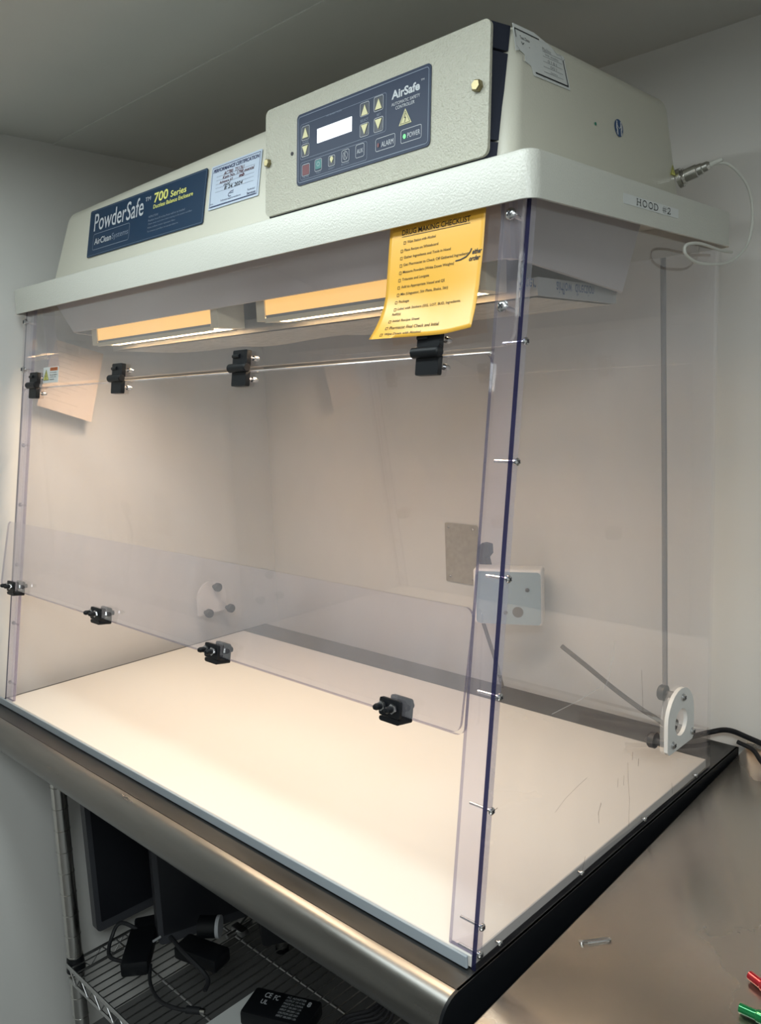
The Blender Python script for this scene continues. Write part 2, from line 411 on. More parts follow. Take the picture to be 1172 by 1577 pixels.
pr = [(cy + R0 * math.cos(math.radians(90 + 12 * i)), cz + R0 * math.sin(math.radians(90 + 12 * i))) for i in range(16)] + [(0.765, -0.072), (0.765, -0.0)]
b.prism([(TX1 - .003, y, z) for y, z in pr], (0.004, 0, 0)); fin('end_panel', b, 'black', t, label='black end panel of the tabletop')
b = B(); b.box((TX0, 0.762, -.05), (TX1 - .003, .765, -.004)); b.box((TX0, -.02, -.014), (TX1 - .003, .762, -.006)); fin('underside_board', b, 'blackm', t)

# ================================================================ STEEL COUNTER ON THE RIGHT
t = thing('steel_counter', 'worn stainless steel counter to the right of the hood table', 'counter', (1.95, 0.35, ZF))
b = B()
q = [(1.3395, -0.12, -.045), (2.75, -0.12, -.045), (2.75, 0.795, -.045), (1.3055, 0.795, -.045)]
b.hull8(q + [(x, y, -.01) for x, y, z in q], bev=0.003, seg=2)
fin('worktop', b, 'steel2', t)
b = B(); b.tube([(1.309, 0.797, -.006), (1.36, 0.80, -.003), (2.7, .80, -.003)], 0.010, smooth=0); fin('rear_upstand', b, 'steel2', t)
b = B(); b.box((1.42, 0.0, ZF + .1), (2.7, 0.76, -.045)); fin('cabinet_body', b, 'darkgrey', t)
for x, y in ((1.46, .04), (2.66, .04), (1.46, .72), (2.66, .72)):
    b = B(); b.cyl((x, y, ZF), (x, y, ZF + .1), .02); fin('leg', b, 'chrome', t)

# ================================================================ WIRE SHELVING UNDER THE TABLE
SZ = -0.60
t = thing('wire_shelving', 'chrome wire shelving rack under the steel tabletop', 'shelf', (0.65, 0.34, ZF))
for x, y in ((0.105, 0.055), (0.105, 0.64), (1.23, 0.055), (1.23, 0.64)):
    b = B(); b.cyl((x, y, ZF + .012), (x, y, -.0145), 0.0165, seg=24)
    z = ZF + .06
    while z < -.04:
        b.lathe((x, y, z), (0, 0, 1), [(0, .0165), (.0006, .0175), (.0018, .0175), (.0024, .0165)], seg=24); z += 0.0508
    p = fin('post', b, 'chrome', t)
    b = B(); b.lathe((x, y, ZF), (0, 0, 1), [(0, .019), (.012, .019), (.014, .012)]); fin('foot', b, 'black', p)
    b = B(); b.lathe((x, y, SZ - .022), (0, 0, 1), [(0, .021), (.03, .0185), (.034, .0175)]); fin('collar', b, 'black', p)
b = B()
x = 0.125
while x < 1.215:
    b.tube([(x, 0.035, SZ), (x, 0.655, SZ)], 0.0017, smooth=0, seg=6); x += 0.0235
fin('shelf_wires', b, 'wire', t)
b = B()
for yy in (0.035, 0.155, 0.35, 0.55, 0.655): b.tube([(0.105, yy, SZ - .004), (1.23, yy, SZ - .004)], 0.003, smooth=0, seg=8)
fin('cross_wires', b, 'wire', t)
for yy, nm in ((0.035, 'a'), (0.655, 'b')):
    b = B(); b.tube([(0.105, yy, SZ), (1.23, yy, SZ)], 0.0034, smooth=0); b.tube([(0.105, yy, SZ - .034), (1.23, yy, SZ - .034)], 0.0034, smooth=0)
    z = [(0.115 + i * .028, yy, SZ - (.034 if i % 2 else 0)) for i in range(40)]; b.tube(z, 0.0022, smooth=0, seg=6)
    fin('edge_truss', b, 'wire', t)
for xx in (0.105, 1.23):
    b = B(); b.tube([(xx, 0.055, SZ), (xx, 0.64, SZ)], 0.0034, smooth=0); b.tube([(xx, 0.055, SZ - .034), (xx, 0.64, SZ - .034)], 0.0034, smooth=0)
    z = [(xx, 0.06 + i * .029, SZ - (.034 if i % 2 else 0)) for i in range(21)]; b.tube(z, 0.0022, smooth=0, seg=6)
    fin('edge_truss', b, 'wire', t)

# ================================================================ THINGS ON THE WIRE SHELF
def monitor(name, label, base, yaw, tilt, wd, ht, th, mats):
    """flat screen standing on its lower edge: base = near bottom corner, runs along yaw direction"""
    t = thing(name, label, 'monitor', base)
    d = Vector((math.cos(yaw), math.sin(yaw), 0)); n = Vector((d.y, -d.x, 0)); zz = Vector((0, 0, 1)) * math.cos(tilt) - n * math.sin(tilt)
    nn = d.cross(zz).normalized()
    P = lambda a, h, o: Vector(base) + d * a + zz * h + nn * o
    b = B(); b.prism([P(a, h, 0) for a, h in rr(0, wd, 0, ht, .012)], nn * -th); fin('casing', b, mats[0], t)
    b = B(); b.prism([P(a, h, .0005) for a, h in rr(.012, wd - .012, .022, ht - .012, .002)], nn * .001); fin('screen', b, mats[1], t)
    b = B(); b.prism([P(a, h, -th) for a, h in rr(wd * .3, wd * .7, ht * .25, ht * .7, .01)], nn * -.012); fin('rear_bulge', b, mats[0], t)
monitor('monitor', 'black flat monitor behind the left rack post, against the left wall', (0.104, 0.112, SZ + .036), math.radians(88), 0.02, 0.36, 0.34, 0.022, ('darkgrey', 'screen'))
monitor('monitor', 'larger dark monitor standing on edge in the middle of the wire shelf', (0.215, 0.205, SZ + .004), math.radians(72), 0.03, 0.40, 0.43, 0.030, ('darkgrey', 'screen'))
monitor('monitor', 'dark monitor standing behind the larger monitor, deepest in shade', (0.40, 0.36, SZ + .004), math.radians(60), 0.0, 0.28, 0.40, 0.05, ('blackm', 'screen'))

def brick(name, label, c, yaw, l, w_, h, lab=False, mt='black'):
    t = thing(name, label, 'power adapter', c)
    R = Matrix.Rotation(yaw, 3, 'Z'); c = Vector(c)
    b = B(); b.box(c + V(-l / 2, -w_ / 2, 0), c + V(l / 2, w_ / 2, h), bev=.006, rot=R, at=c); fin('casing', b, mt, t)
    if lab:
        f = lambda a, bb: c + R @ V(a, bb, h + .0006)
        it = []
        for i in range(7): it.append((random.choice(['INPUT 100-240V 1.5A', 'OUTPUT 19V 4.74A', 'AC ADAPTER', 'MADE IN CHINA', 'CAUTION USE DRY']), .002, w_ * .30 - i * .0085, .045, w_ * .30 - i * .0085 + .0055))
        it += [('CE', -.045, .012, -.030, .026, .02), ('UL', -.045, -.006, -.030, .006, .02), ('FC', -.024, .010, -.012, .024, .02), ('8', .050, .012, .058, .026, .04)]
        letters('rating_text', it, f, 'silver', t, label='small pale rating text on the adapter')
    return t
brick('power_adapter', 'black power adapter with pale rating text, front of the wire shelf', (0.61, 0.245, SZ + .006), math.radians(24), 0.15, 0.075, 0.032, True)
b = B(); pts = [(0.50, 0.10), (0.66, 0.14), (0.60, 0.275), (0.50, 0.262)]
b.prism([(x, y, SZ + .0022) for x, y in pts], (0, 0, .003)); fin('grey_folder', b, 'labelwhite', label='grey-white flat sheet lying under the text-covered power adapter', cat='folder')
brick('power_adapter', 'plain black power adapter tangled in cables beside the tall monitor', (0.215, 0.155, SZ + .004), math.radians(-40), 0.13, 0.06, 0.035)
brick('power_adapter', 'black power adapter lying between the two left monitors', (0.165, 0.235, SZ + .004), math.radians(60), 0.11, 0.055, 0.03)
brick('power_adapter', 'black power adapter with cable on the middle of the wire shelf', (0.33, 0.245, SZ + .004), math.radians(15), 0.12, 0.055, 0.032)
def cable(name, label, pts, r, m, cat='cable', plug=None, seg=8):
    b = B(); b.tube(pts, r, seg=seg); mats = [m]
    if plug:
        d = (Vector(pts[-1]) - Vector(pts[-2])).normalized(); e = Vector(pts[-1])
        b.cyl(e - d * .03, e, r * 1.9, mi=0); b.cyl(e, e + d * .010, r * 1.35, mi=1); mats.append(plug)
    return fin(name, b, mats, label=label, cat=cat)
s = SZ + .006
cable('power_cable', 'black cable looping beside the left rack post', [(0.19, 0.20, s + .01), (0.135, 0.16, s + .045), (0.128, 0.135, s + .02), (0.16, 0.11, s), (0.21, 0.125, s)], .0045, 'blackm')
cable('power_cable', 'black cable ending in a silver barrel plug on the wire shelf', [(0.27, 0.15, s + .01), (0.31, 0.125, s), (0.37, 0.11, s), (0.42, 0.122, s), (0.462, 0.150, s)], .004, 'blackm', plug='chrome')
cable('network_cable', 'short pale cable hanging beside the tall monitor', [(0.235, 0.20, s + .035), (0.222, 0.165, s + .02), (0.235, 0.13, s + .006), (0.25, 0.12, s)], .003, 'fadedink')
cable('power_cable', 'black cable lying over the middle power adapter', [(0.26, 0.21, s + .04), (0.33, 0.20, s + .04), (0.40, 0.21, s + .01), (0.42, 0.19, s)], .005, 'blackm')
cable('power_cable', 'long thin cable arching behind the adapter with rating text', [(0.50, 0.42, s), (0.53, 0.47, s + .03), (0.58, 0.50, s + .03), (0.64, 0.50, s + .01), (0.68, 0.46, s)], .003, 'greycable')
t = thing('cable_bundle', 'tied bundle of black cables curling over the rear of the wire shelf', 'cables', (0.71, 0.40, SZ + .004))
for i in range(5):
    o = .012 * i
    b = B(); b.tube([(0.60 + o, 0.53, s + .02), (0.68 + o * .6, 0.51, s + .03 + o * .4), (0.73 + o * .5, 0.45, s + .02 + o), (0.735 + o, 0.38, s + .01), (0.70 + o, 0.33, s), (0.72 + o, 0.27, s)], .004); fin('strand', b, 'rubber', t)
b = B(); b.tube([(.725, .45, s + .012), (.765, .45, s + .03), (.775, .45, s + .07), (.735, .45, s + .045), (.725, .45, s + .012)], .002); fin('tie', b, 'fadedink', t)
cable('green_cable', 'thin green cable beside the rear green plug', [(0.63, 0.56, s + .05), (0.645, 0.53, s + .01), (0.68, 0.50, s), (0.71, 0.47, s)], .0025, 'greenplug')
for (x, y, yw), lb in (((0.67, 0.555, .5), 'smaller green connector at the rear of the wire shelf'), ((0.775, 0.46, -.2), 'brighter green connector beside the tied cable strands')):
    t = thing('green_connector', lb, 'connector', (x, y, SZ + .004))
    R = Matrix.Rotation(yw, 3, 'Z'); c = V(x, y, SZ + .004)
    b = B(); b.box(c + V(-.024, -.014, 0), c + V(.024, .014, .022), bev=.004, rot=R, at=c); fin('housing', b, 'greenplug', t)
    b = B()
    for k in (-1, 0, 1): b.cyl(c + R @ V(.012 * k, -.013, .008), c + R @ V(.012 * k, -.020, .008), .002)
    fin('pins', b, 'chrome', t)
t = thing('slide_rail', 'thin metal slide rail with a clamp lying at the rear of the shelf', 'bracket', (0.33, 0.34, SZ))
b = B()
for o in (0, .018): b.tube([(0.345 + o, 0.335, s + .035), (0.30 + o, 0.48, s + .06)], .0025, smooth=0)
fin('rods', b, 'wire', t)
b = B(); b.box((0.33, .325, s + .025), (.372, .345, s + .04), bev=.003); b.cyl((.35, .30, s + .033), (.35, .37, s + .033), .005); fin('clamp', b, 'wire', t)
t = thing('camera_lens_ring', 'short dark cylinder with a pale band beside the tall monitor', 'ring', (0.315, 0.28, SZ + .036))
b = B(); b.cyl((0.300, 0.262, SZ + .062), (0.335, 0.292, SZ + .062), .024, seg=24); fin('barrel', b, 'black', t)
b = B(); b.cyl((0.331, 0.2886, SZ + .062), (0.337, 0.2937, SZ + .062), .0248, seg=24); fin('band', b, 'silver', t)

# ================================================================ WORK SURFACE
t = thing('work_surface', 'white plastic work surface inside the clear hood', 'work surface', (0.65, 0.33, 0))
b = B(); b.box((0.0065, 0.001, 0.0005), (1.2935, 0.6495, 0.0155), bev=.001, seg=1); fin('panel', b, 'slab', t)
b = B(); b.box((-0.030, -0.0045, 0.0005), (1.291, -0.0005, 0.0165), bev=.001, seg=1); fin('front_lip', b, 'lip', t, label='front edge of the white slab, shade painted in as blue-grey')

# ================================================================ THE ENCLOSURE
E_ = thing('balance_enclosure', 'large clear acrylic safety hood with cream top standing on the steel table', 'fume hood', (0.65, 0.33, 0))
H = 0.850; K = 0.15646
cs, sn = 1 / math.hypot(1, K), K / math.hypot(1, K)
NF = V(0, -cs, sn)
def F(x, z, off=0.0): return V(x, K * z, z) + NF * off
# --- side panels
for x0, nm in ((1.294, 'right'), (0.0, 'left')):
    b = B()
    pts = [(x0, 0.0, 0.0), (x0, 0.65, 0.0), (x0, 0.65, .893), (x0, K * .893, .893)]
    b.prism(pts, (0.006, 0, 0), mi=0, mside=[1, 0, 1, 2])
    sp = fin('side_panel', b, ['acr', 'edge', 'edgedark'], E_, recalc=True)
    if nm == 'right':
        SPR = sp
        for z in (0.699, 0.567, 0.4375, 0.306, 0.178, 0.0475, 0.016):
            screw('screw', (1.300, K * z + 0.008 - (.002 if z < .1 else 0), z), (1, 0, 0), sp, r=.0046, shaft=.030)
        for y in (0.047, 0.232, 0.4124, 0.594):
            screw('screw', (1.300, y, 0.009), (1, 0, 0), sp, r=.0042, shaft=.006)
    else:
        SPL = sp
        for z in (0.567, 0.4375, 0.306, 0.178, 0.0475):
            screw('screw', (0.0, K * z + 0.010, z), (-1, 0, 0), sp, r=.0046, shaft=.030)
# --- back panel
b = B(); b.box((0.006, 0.650, 0.0), (1.294, 0.656, 0.893)); fin('back_panel', b, 'acr', E_)
# --- corner bars (solid acrylic angle behind the front panels)
for xa, xb, sd in ((1.260, 1.2938, 1), (0.0062, 0.040, -1)):      # L-shaped angle: thin front flange, deeper leg against the side panel
    W_ = lambda x, o, z: F(x, z, -o)
    xo, xi = (xb, xa) if sd > 0 else (xa, xb); xl = xo - sd * .0065
    sec = [(xi, 0.0), (xo, 0.0), (xo, .019), (xl, .019), (xl, .006), (xi, .006)]
    b = B(); lo_ = [b.bm.verts.new(W_(x, o, .0165)) for x, o in sec]; hi_ = [b.bm.verts.new(W_(x, o, .892)) for x, o in sec]
    b.quadface(lo_, 1); b.quadface(list(reversed(hi_)), 1)
    for q in range(6):
        b.quadface([lo_[q], lo_[(q + 1) % 6], hi_[(q + 1) % 6], hi_[q]], 1 if q == 5 else (2 if q in (1, 3) else 0))
    fin('corner_bar', b, ['acrbar', 'edge', 'acrleg'], E_)
# --- upper fixed front panel
ol = rr(0.004, 1.2925, 0.6945, 0.892, 0, rs=(.012, .016, 0, 0))
b = B(); b.prism([F(x, z, .0055) for x, z in ol], NF * -0.005, mi=0, mside=[1] * len(ol))
UP = fin('upper_front_panel', b, ['acr', 'edgebright'], E_)
for x, z in ((1.278, .8385), (1.2755, .738), (0.0125, .831), (0.0155, .7295)):
    screw('screw', F(x, z, .0055), NF, UP, r=.0068, shaft=.022)
b = B(); ol = rr(.0, .001, 0, .001, 0)
# warning sticker on the upper panel
WS = lambda a, bb, o=0: F(a, bb, .0061 + o)
b = B(); patch(b, rr(0.116, 0.186, 0.6965, 0.7285, .001), WS, .0004)
ws = fin('warning_sticker', b, 'labelwhite', UP, label='small white and orange caution sticker')
# --- sash hanging from the hinges
ol = rr(0.012, 1.2645, 0.2555, 0.6875, .012)
b = B(); b.prism([F(x, z, .0055) for x, z in ol], NF * -0.005, mi=0, mside=[1] * len(ol))
SA = fin('front_sash', b, ['acr', 'edge'], E_)
b = B(); b.tube([F(.018, .6885, .003), F(1.262, .6885, .003)], .0016, smooth=0); fin('sash_top_edge', b, 'edgebright', SA)  # bright lamp-lit line along the sash top, painted by its pale material
# --- folding flap outside the sash
def FL(x, v, o=0):   # v 0..1 along the flap height
    z = 0.262 + v * 0.140; return F(x, z, 0.019 - v * 0.009 + o)
n_ = 8; ol = rr(-0.012, 1.268, 0.0, 1.0, 0)
ol2 = [(x, z) for x, z in rr(-0.012, 1.268, 0.0, 0.140, .012)]
b = B(); b.prism([FL(x, z / .140) for x, z in ol2], NF * -0.004, mi=0, mside=[1] * len(ol2))
FLP = fin('folding_flap', b, ['acrflap', 'edge'], E_)
# --- upper hinges (black, screwed through)
def hinge_up(x):
    b = B(); n = NF; up_ = V(0, K, 1).normalized(); c = F(x, .6925, .006)
    P = lambda a, h, o: c + V(a, 0, 0) + up_ * h + n * o
    w2 = .0175
    b.prism([P(a, h, 0) for a, h in rr(-w2, w2, .003, .027, .002, 2)], n * .008)
    b.prism([P(a, h, 0) for a, h in rr(-w2, w2, -.027, -.003, .002, 2)], n * .008)
    b.cyl(P(-w2 - .004, 0, .009), P(w2 + .002, 0, .009), .0068); b.lathe(P(w2 + .002, 0, .009), V(1, 0, 0), [(0, .0068), (.0015, .0055)])
    b.cyl(P(-w2 + .001, .018, .008), P(-w2 + .018, .018, .0085), .003)
    h = fin('hinge', b, 'black', UP)
    for hh in (.016, -.016):
        b = B(); b.lathe(P(w2 - .002, hh, -.0055), -n, [(0, .004), (.006, .004), (.010, .0025), (.0105, 0)], seg=10); b.cyl(P(w2 - .002, hh, 0), P(w2 - .002, hh, -.006), .0018)
        fin('hinge_nut', b, 'screw', h) if False else fin('hinge_nut', b, 'screw', UP)
for x in (0.086, 0.4366, 0.805, 1.1766): hinge_up(x)
# --- lower hinges (joining sash and flap)
def hinge_low(x):
    b = B(); n = NF; up_ = V(0, K, 1).normalized(); c = F(x, .262, .020)
    P = lambda a, h, o: c + V(a, 0, 0) + up_ * h + n * o
    w2 = .017
    b.prism([P(a, h, 0) for a, h in rr(-w2, w2, -.005, .017, .003, 2)], n * .004)
    b.prism([P(a, h, -.0205) for a, h in rr(-w2, w2, -.008, .017, .003, 2)], n * .0045)
    b.prism([P(a, h, -.0205) for a, h in rr(-w2, w2, -.0125, -.006, .003, 2)], n * .0235)
    for s_ in (-.010, .008):
        b.cyl(P(s_, .007, .004), P(s_, .007, .017), .0042); b.lathe(P(s_, .007, .017), n, [(0, .0042), (.003, .003), (.0045, 0)], seg=12)
        b.cyl(P(s_, .007, -.0205), P(s_, .007, -.028), .0045)
    fin('hinge', b, 'black', FLP)
    for s_ in (-.010, .008):
        b = B(); b.lathe(P(s_, .007, .006), n, [(0, .0062), (.0035, .0062), (.004, .0048)], seg=6); fin('hinge_nut', b, 'screw', FLP)
for x in (0.052, 0.4273, 0.7926, 1.1640): hinge_low(x)

# --- canopy: hollow rim with a deck
b = B(); x0, x1, y0, y1 = -0.016, 1.315, 0.112, 0.664; z0, z1 = H, .9025
def loop(x0, x1, y0, y1, r, z): return [(a, c, z) for a, c in rr(x0, x1, y0, y1, r, 8)]
rings = [loop(x0, x1, y0, y1, .018, z0), loop(x0, x1, y0, y1, .018, z1 - .006), loop(x0 + .0018, x1 - .0018, y0 + .0018, y1 - .0018, .0165, z1 - .0018), loop(x0 + .006, x1 - .006, y0 + .006, y1 - .006, .013, z1)]
rin = [loop(x0 + .004, x1 - .004, y0 + .004, y1 - .004, .014, z0), loop(x0 + .004, x1 - .004, y0 + .004, y1 - .004, .014, z1 - .0055)]
vr = [[b.bm.verts.new(p) for p in r] for r in rings]; vi = [[b.bm.verts.new(p) for p in r] for r in rin]
def bridge(A, Bq):
    for i in range(len(A)):
        j = (i + 1) % len(A); b.quadface([A[i], A[j], Bq[j], Bq[i]])
for A, Bq in zip(vr, vr[1:]): bridge(A, Bq)
b.quadface(vr[-1]); bridge(vi[0], vr[0]); bridge(vi[1], vi[0]); b.quadface(list(reversed(vi[1])))
CAN = fin('canopy', b, 'canopy', E_, label='cream-white rim around the hood top')
f = lambda a, bb, o=0: V(1.3152 + o, a, bb)
b = B(); patch(b, rr(.3125, .4685, .8690, .8812, .0005), f, .0004); hl = fin('name_label', b, 'labelwhite', CAN, label='white strip label reading HOOD #2')
# HOOD #2 in a slab-serif face, built from strokes
st = []; z0_, z1_ = .8714, .8790; hh_ = z1_ - z0_
def T_(ox, pts, wd=.0010): st.append(([(ox + a * hh_, z0_ + c_ * hh_) for a, c_ in pts], wd))
ox = .3455
T_(ox, [(.20, 0), (.20, 1)], .0014); T_(ox, [(.95, 0), (.95, 1)], .0014); T_(ox, [(.20, .52), (.95, .52)], .0008)
for a in (.20, .95):
    for c_ in (0, 1): T_(ox, [(a - .17, c_), (a + .17, c_)], .0006)
for k in (1, 2):
    ox = .3455 + k * .0108 - .0005
    T_(ox, closed([(.62 + .48 * math.cos(i * math.pi / 10), .5 + .50 * math.sin(i * math.pi / 10)) for i in range(20)]), .0011)
ox = .3775
T_(ox, [(.15, 0), (.15, 1)], .0014); T_(ox, [(-.02, 0), (.55, 0), (.85, .15), (.98, .5), (.85, .85), (.55, 1), (-.02, 1)], .0009); T_(ox, [(.90, .25), (.98, .5), (.90, .75)], .0014)
ox = .3935
for a in (.25, .65): T_(ox, [(a, -.05), (a + .2, 1.05)], .0006)
for c_ in (.33, .67): T_(ox, [(.0, c_), (1.1, c_)], .0005)
ox = .4035
T_(ox, [(.08, .75), (.15, .92), (.40, 1.0), (.65, .92), (.72, .70), (.55, .42), (.05, .03), (.78, .03), (.80, .20)], .0010)
st = [([(.345 + (a - .345) * 1.52, c_) for a, c_ in p_], w_) for p_, w_ in st]
strokes('label_lettering', st, lambda a, bb: V(1.3160, a, bb), .001, 'ink', CAN)
b = B(); b.box((1.24, .436, .9026), (1.268, .463, .9125), bev=.001, seg=1); fin('vent_block', b, 'black', CAN, label='small black block on the canopy top')

# --- blower housing
b = B()
base = [(0.0925, 0.150, .9026), (1.2625, 0.150, .9026), (1.2625, 0.605, .9026), (0.0925, 0.605, .9026)]
zt = 1.064
top = [(0.132, 0.1818, zt - .018), (1.2475, 0.1818, zt + .004), (1.2475, 0.585, zt + .004), (0.132, 0.585, zt - .018)]
b.hull8(base + top, bev=.020, seg=6, only=lambda e: not all(v.co.z < .91 for v in e.verts))
HS = fin('blower_housing', b, 'cream', E_, label='cream tapered blower housing on the hood top', sm=1.0)
def FH(a, bb, o=0):   # front face of the housing
    n = V(0, -1, .2).normalized(); return V(a, .150 + .2 * (bb - .905), bb) + n * (.0012 + o)
b = B(); patch(b, rr(.2505, .6505, .9358, 1.0262, .004), FH, .0008); NP = fin('name_plate', b, 'navy', HS, label='navy plate lettered in silver and yellow')
f1 = lambda a, bb: FH(a, bb, .0012)
letters('plate_lettering', [('PowderSafe', .2710, .9835, .4550, 1.0175, .004), ('TM', .4590, 1.0065, .4770, 1.0135), ('AirClean', .2780, .9570, .3430, .9690, .01)], f1, 'silver', HS, label='silver plate lettering')
letters('plate_lettering', [('700', .4890, .9985, .5345, 1.0160, .02), ('Series', .5430, .9985, .5920, 1.0095, .015), ('Ductless Balance Enclosure', .4890, .9885, .6135, .9955, .012)], f1, 'yellow', HS, label='yellow plate lettering')
sm_ = []
for i, (tx, wd) in enumerate((('INSTRUCTIONS', .035), ('Position hood 8 inches from wall or as needed', .130), ('Check sensor and airflow before testing on the system and filter', .155), ('Make airflow meter operator filter', .100), ('To remove a pre-filter on use and observe', .110))):
    sm_.append((tx, .4760, .9745 - i * .0066, .4760 + wd * .9, .9745 - i * .0066 + .0036))
letters('plate_lettering', sm_ + [('Systems', .3460, .9550, .4060, .9690)], f1, 'greyblue', HS, label='faint small plate lettering')
strokes('plate_frame', [closed(rr(.2725, .4100, .9475, .9778, .004))], f1, .0010, 'greyblue', HS)
strokes('plate_border', [closed(rr(.2530, .6480, .9382, 1.0238, .003))], f1, .0005, 'greyblue', HS)
# certification sticker
b = B(); patch(b, rr(.6625, .7940, .9540, 1.0240, .001), FH, .0005); fin('certification_sticker', b, 'labelblue', HS, label='pale blue certification sticker with handwriting')
f2 = lambda a, bb: FH(a, bb, .0009)
strokes('sticker_border', [closed([(.6660, .9575), (.7905, .9575), (.7905, 1.0205), (.6660, 1.0205)])] + [([(.6680, z), (.7880, z)], .0009) for z in (.9585,)], f2, .0008, 'blueink', HS)
letters('sticker_title', [('PERFORMANCE CERTIFICATION', .6690, 1.0120, .7890, 1.0180, .03, .2)], f2, 'blueink', HS)
strokes('sticker_lines', [[(.6785, z), (.7790, z - .0005)] for z in (1.0045, .9985, .9922, .9862, .9800)], f2, .0004, 'greyblue', HS)
letters('sticker_small_print', [('Service', .6675, .9615, .6760, .9640), ('Performance tested to manufacturer', .6960, .9625, .7500, .9655), ('Technical', .7650, .9660, .7840, .9690), ('Services', .7650, .9600, .7870, .9640, .02)], f2, 'blueink', HS)
letters('handwriting', [('AC780  TS1761', .6980, 1.0035, .7520, 1.0095, .012, .2), ('Kem No. 1798 mental', .6960, .9975, .7780, 1.0030, .012, .2), ('Advance 65', .6880, .9915, .7240, .9960, .012, .2), ('mb', .7400, .9920, .7540, .9975, .04, .2)], f2, 'redink', HS)
letters('handwriting', [('nol', .7000, .9865, .7180, .9910, .01, .3), ('8: 24, 2024', .7030, .9790, .7510, .9855, .015, .2)], f2, 'ink', HS)
strokes('sticker_emblem', [[(.7290, .9745), (.7220, .9740), (.7165, .9715), (.7155, .9690), (.7180, .9668), (.7230, .9668)], [(.7200, .9715), (.7290, .9715)]], f2, .0011, 'blueink', HS)

# right side of the housing: slanted plane x = 1.2625 - .0925*(z-.9026)
def FS(a, bb, o=0):
    n = V(1, 0, .0928).normalized(); return V(1.2625 - .0922 * (bb - .9026), a, bb) + n * (.0008 + o)
b = B(); patch(b, [(.176, 1.0600), (.2200, 1.0610), (.2480, 1.0560), (.2560, 1.0540), (.2640, 1.0500), (.2840, 1.0500), (.2935, 1.0120), (.2120, 1.0105), (.2080, 1.0200), (.1960, 1.0230), (.1960, 1.0300), (.1860, 1.0330), (.1780, 1.0300)], FS, .0004)
fin('torn_label', b, 'labelwhite', HS, label='torn white label with black border lines')
f3 = lambda a, bb: FS(a, bb, .0007)
strokes('label_border', [([(.1805, 1.0460), (.1790, 1.0550), (.2290, 1.0555)], .0014), [(.2810, 1.0440), (.2885, 1.0155)], [(.2885, 1.0155), (.2165, 1.0145)]], f3, .0018, 'ink', HS)
letters('label_writing', [('Test Date', .1880, 1.0460, .2080, 1.0495), ('v  .', .1900, 1.0400, .2080, 1.0430)], f3, 'ink', HS)
letters('label_writing', [('Machine', .2350, 1.0450, .2540, 1.0490), ('unit weekly', .2400, 1.0395, .2700, 1.0430), ('0181', .2450, 1.0335, .2650, 1.0365), ('001', .2500, 1.0275, .2640, 1.0305), ('(see)', .2500, 1.0215, .2650, 1.0240)], f3, 'fadedink', HS)
strokes('label_lines', [[(.2350, z), (.2780, z + .0008)] for z in (1.0440, 1.0385, 1.0325, 1.0265, 1.0205)] + [[(.262, 1.052), (.268, 1.048), (.276, 1.0495), (.28, 1.044), (.286, 1.047)], [(.180, 1.036), (.186, 1.033), (.183, 1.029), (.192, 1.028), (.190, 1.022), (.200, 1.020)]], f3, .0005, 'fadedink', HS)
b = B(); patch(b, [(.4145 + .0115 * math.cos(i * math.pi / 14), .9905 + .0115 * math.sin(i * math.pi / 14)) for i in range(28)], FS, .0004)
sg = fin('two_person_lift_sign', b, 'signblue', HS, label='round blue sign with two white figures lifting')
fg = []
for sx in (-1, 1):
    c0 = .4145
    fg += [([(c0 + sx * .0052, .9975), (c0 + sx * .0056, .9985)], .0024), ([(c0 + sx * .0058, .9955), (c0 + sx * .0066, .9900), (c0 + sx * .0050, .9870)], .0030),
           ([(c0 + sx * .0050, .9870), (c0 + sx * .0068, .9840), (c0 + sx * .0052, .9815)], .0018), ([(c0 + sx * .0050, .9870), (c0 + sx * .0040, .9845), (c0 + sx * .0046, .9812)], .0013),
           ([(c0 + sx * .0058, .9945), (c0 + sx * .0030, .9915), (c0 + sx * .0012, .9900)], .0011)]
strokes('sign_figures', fg, f3, .001, 'whitep', HS)
b = B(); patch(b, [(.3510 + .0022 * math.cos(i * math.pi / 8), .9835 + .0022 * math.sin(i * math.pi / 8)) for i in range(16)], FS, .0004); fin('green_dot_sticker', b, 'green', HS, label='small green dot sticker')
b = B(); patch(b, [(.5660, .9530), (.5860, .9530), (.5760, .9690)], FS, .0004); fin('warning_triangle_sticker', b, 'yellow', HS, label='tiny yellow warning triangle sticker')
strokes('triangle_mark', [closed([(.5675, .9536), (.5845, .9536), (.5760, .9675)]), [(.576, .963), (.576, .957)]], f3, .0009, 'ink', HS)
# connector on the side of the housing
b = B(); cpt = V(1.257, .598, .9525)
b.lathe(cpt, (1, .1, .25), [(0, .0145), (.006, .0145), (.0065, .0105), (.010, .0125), (.0105, .0098), (.028, .0098), (.029, .0084), (.036, .0084), (.037, .0070), (.044, .0070), (.048, .0042)], seg=20)
CN = fin('cable_connector', b, 'chrome', HS, label='round metal connector on the housing side')

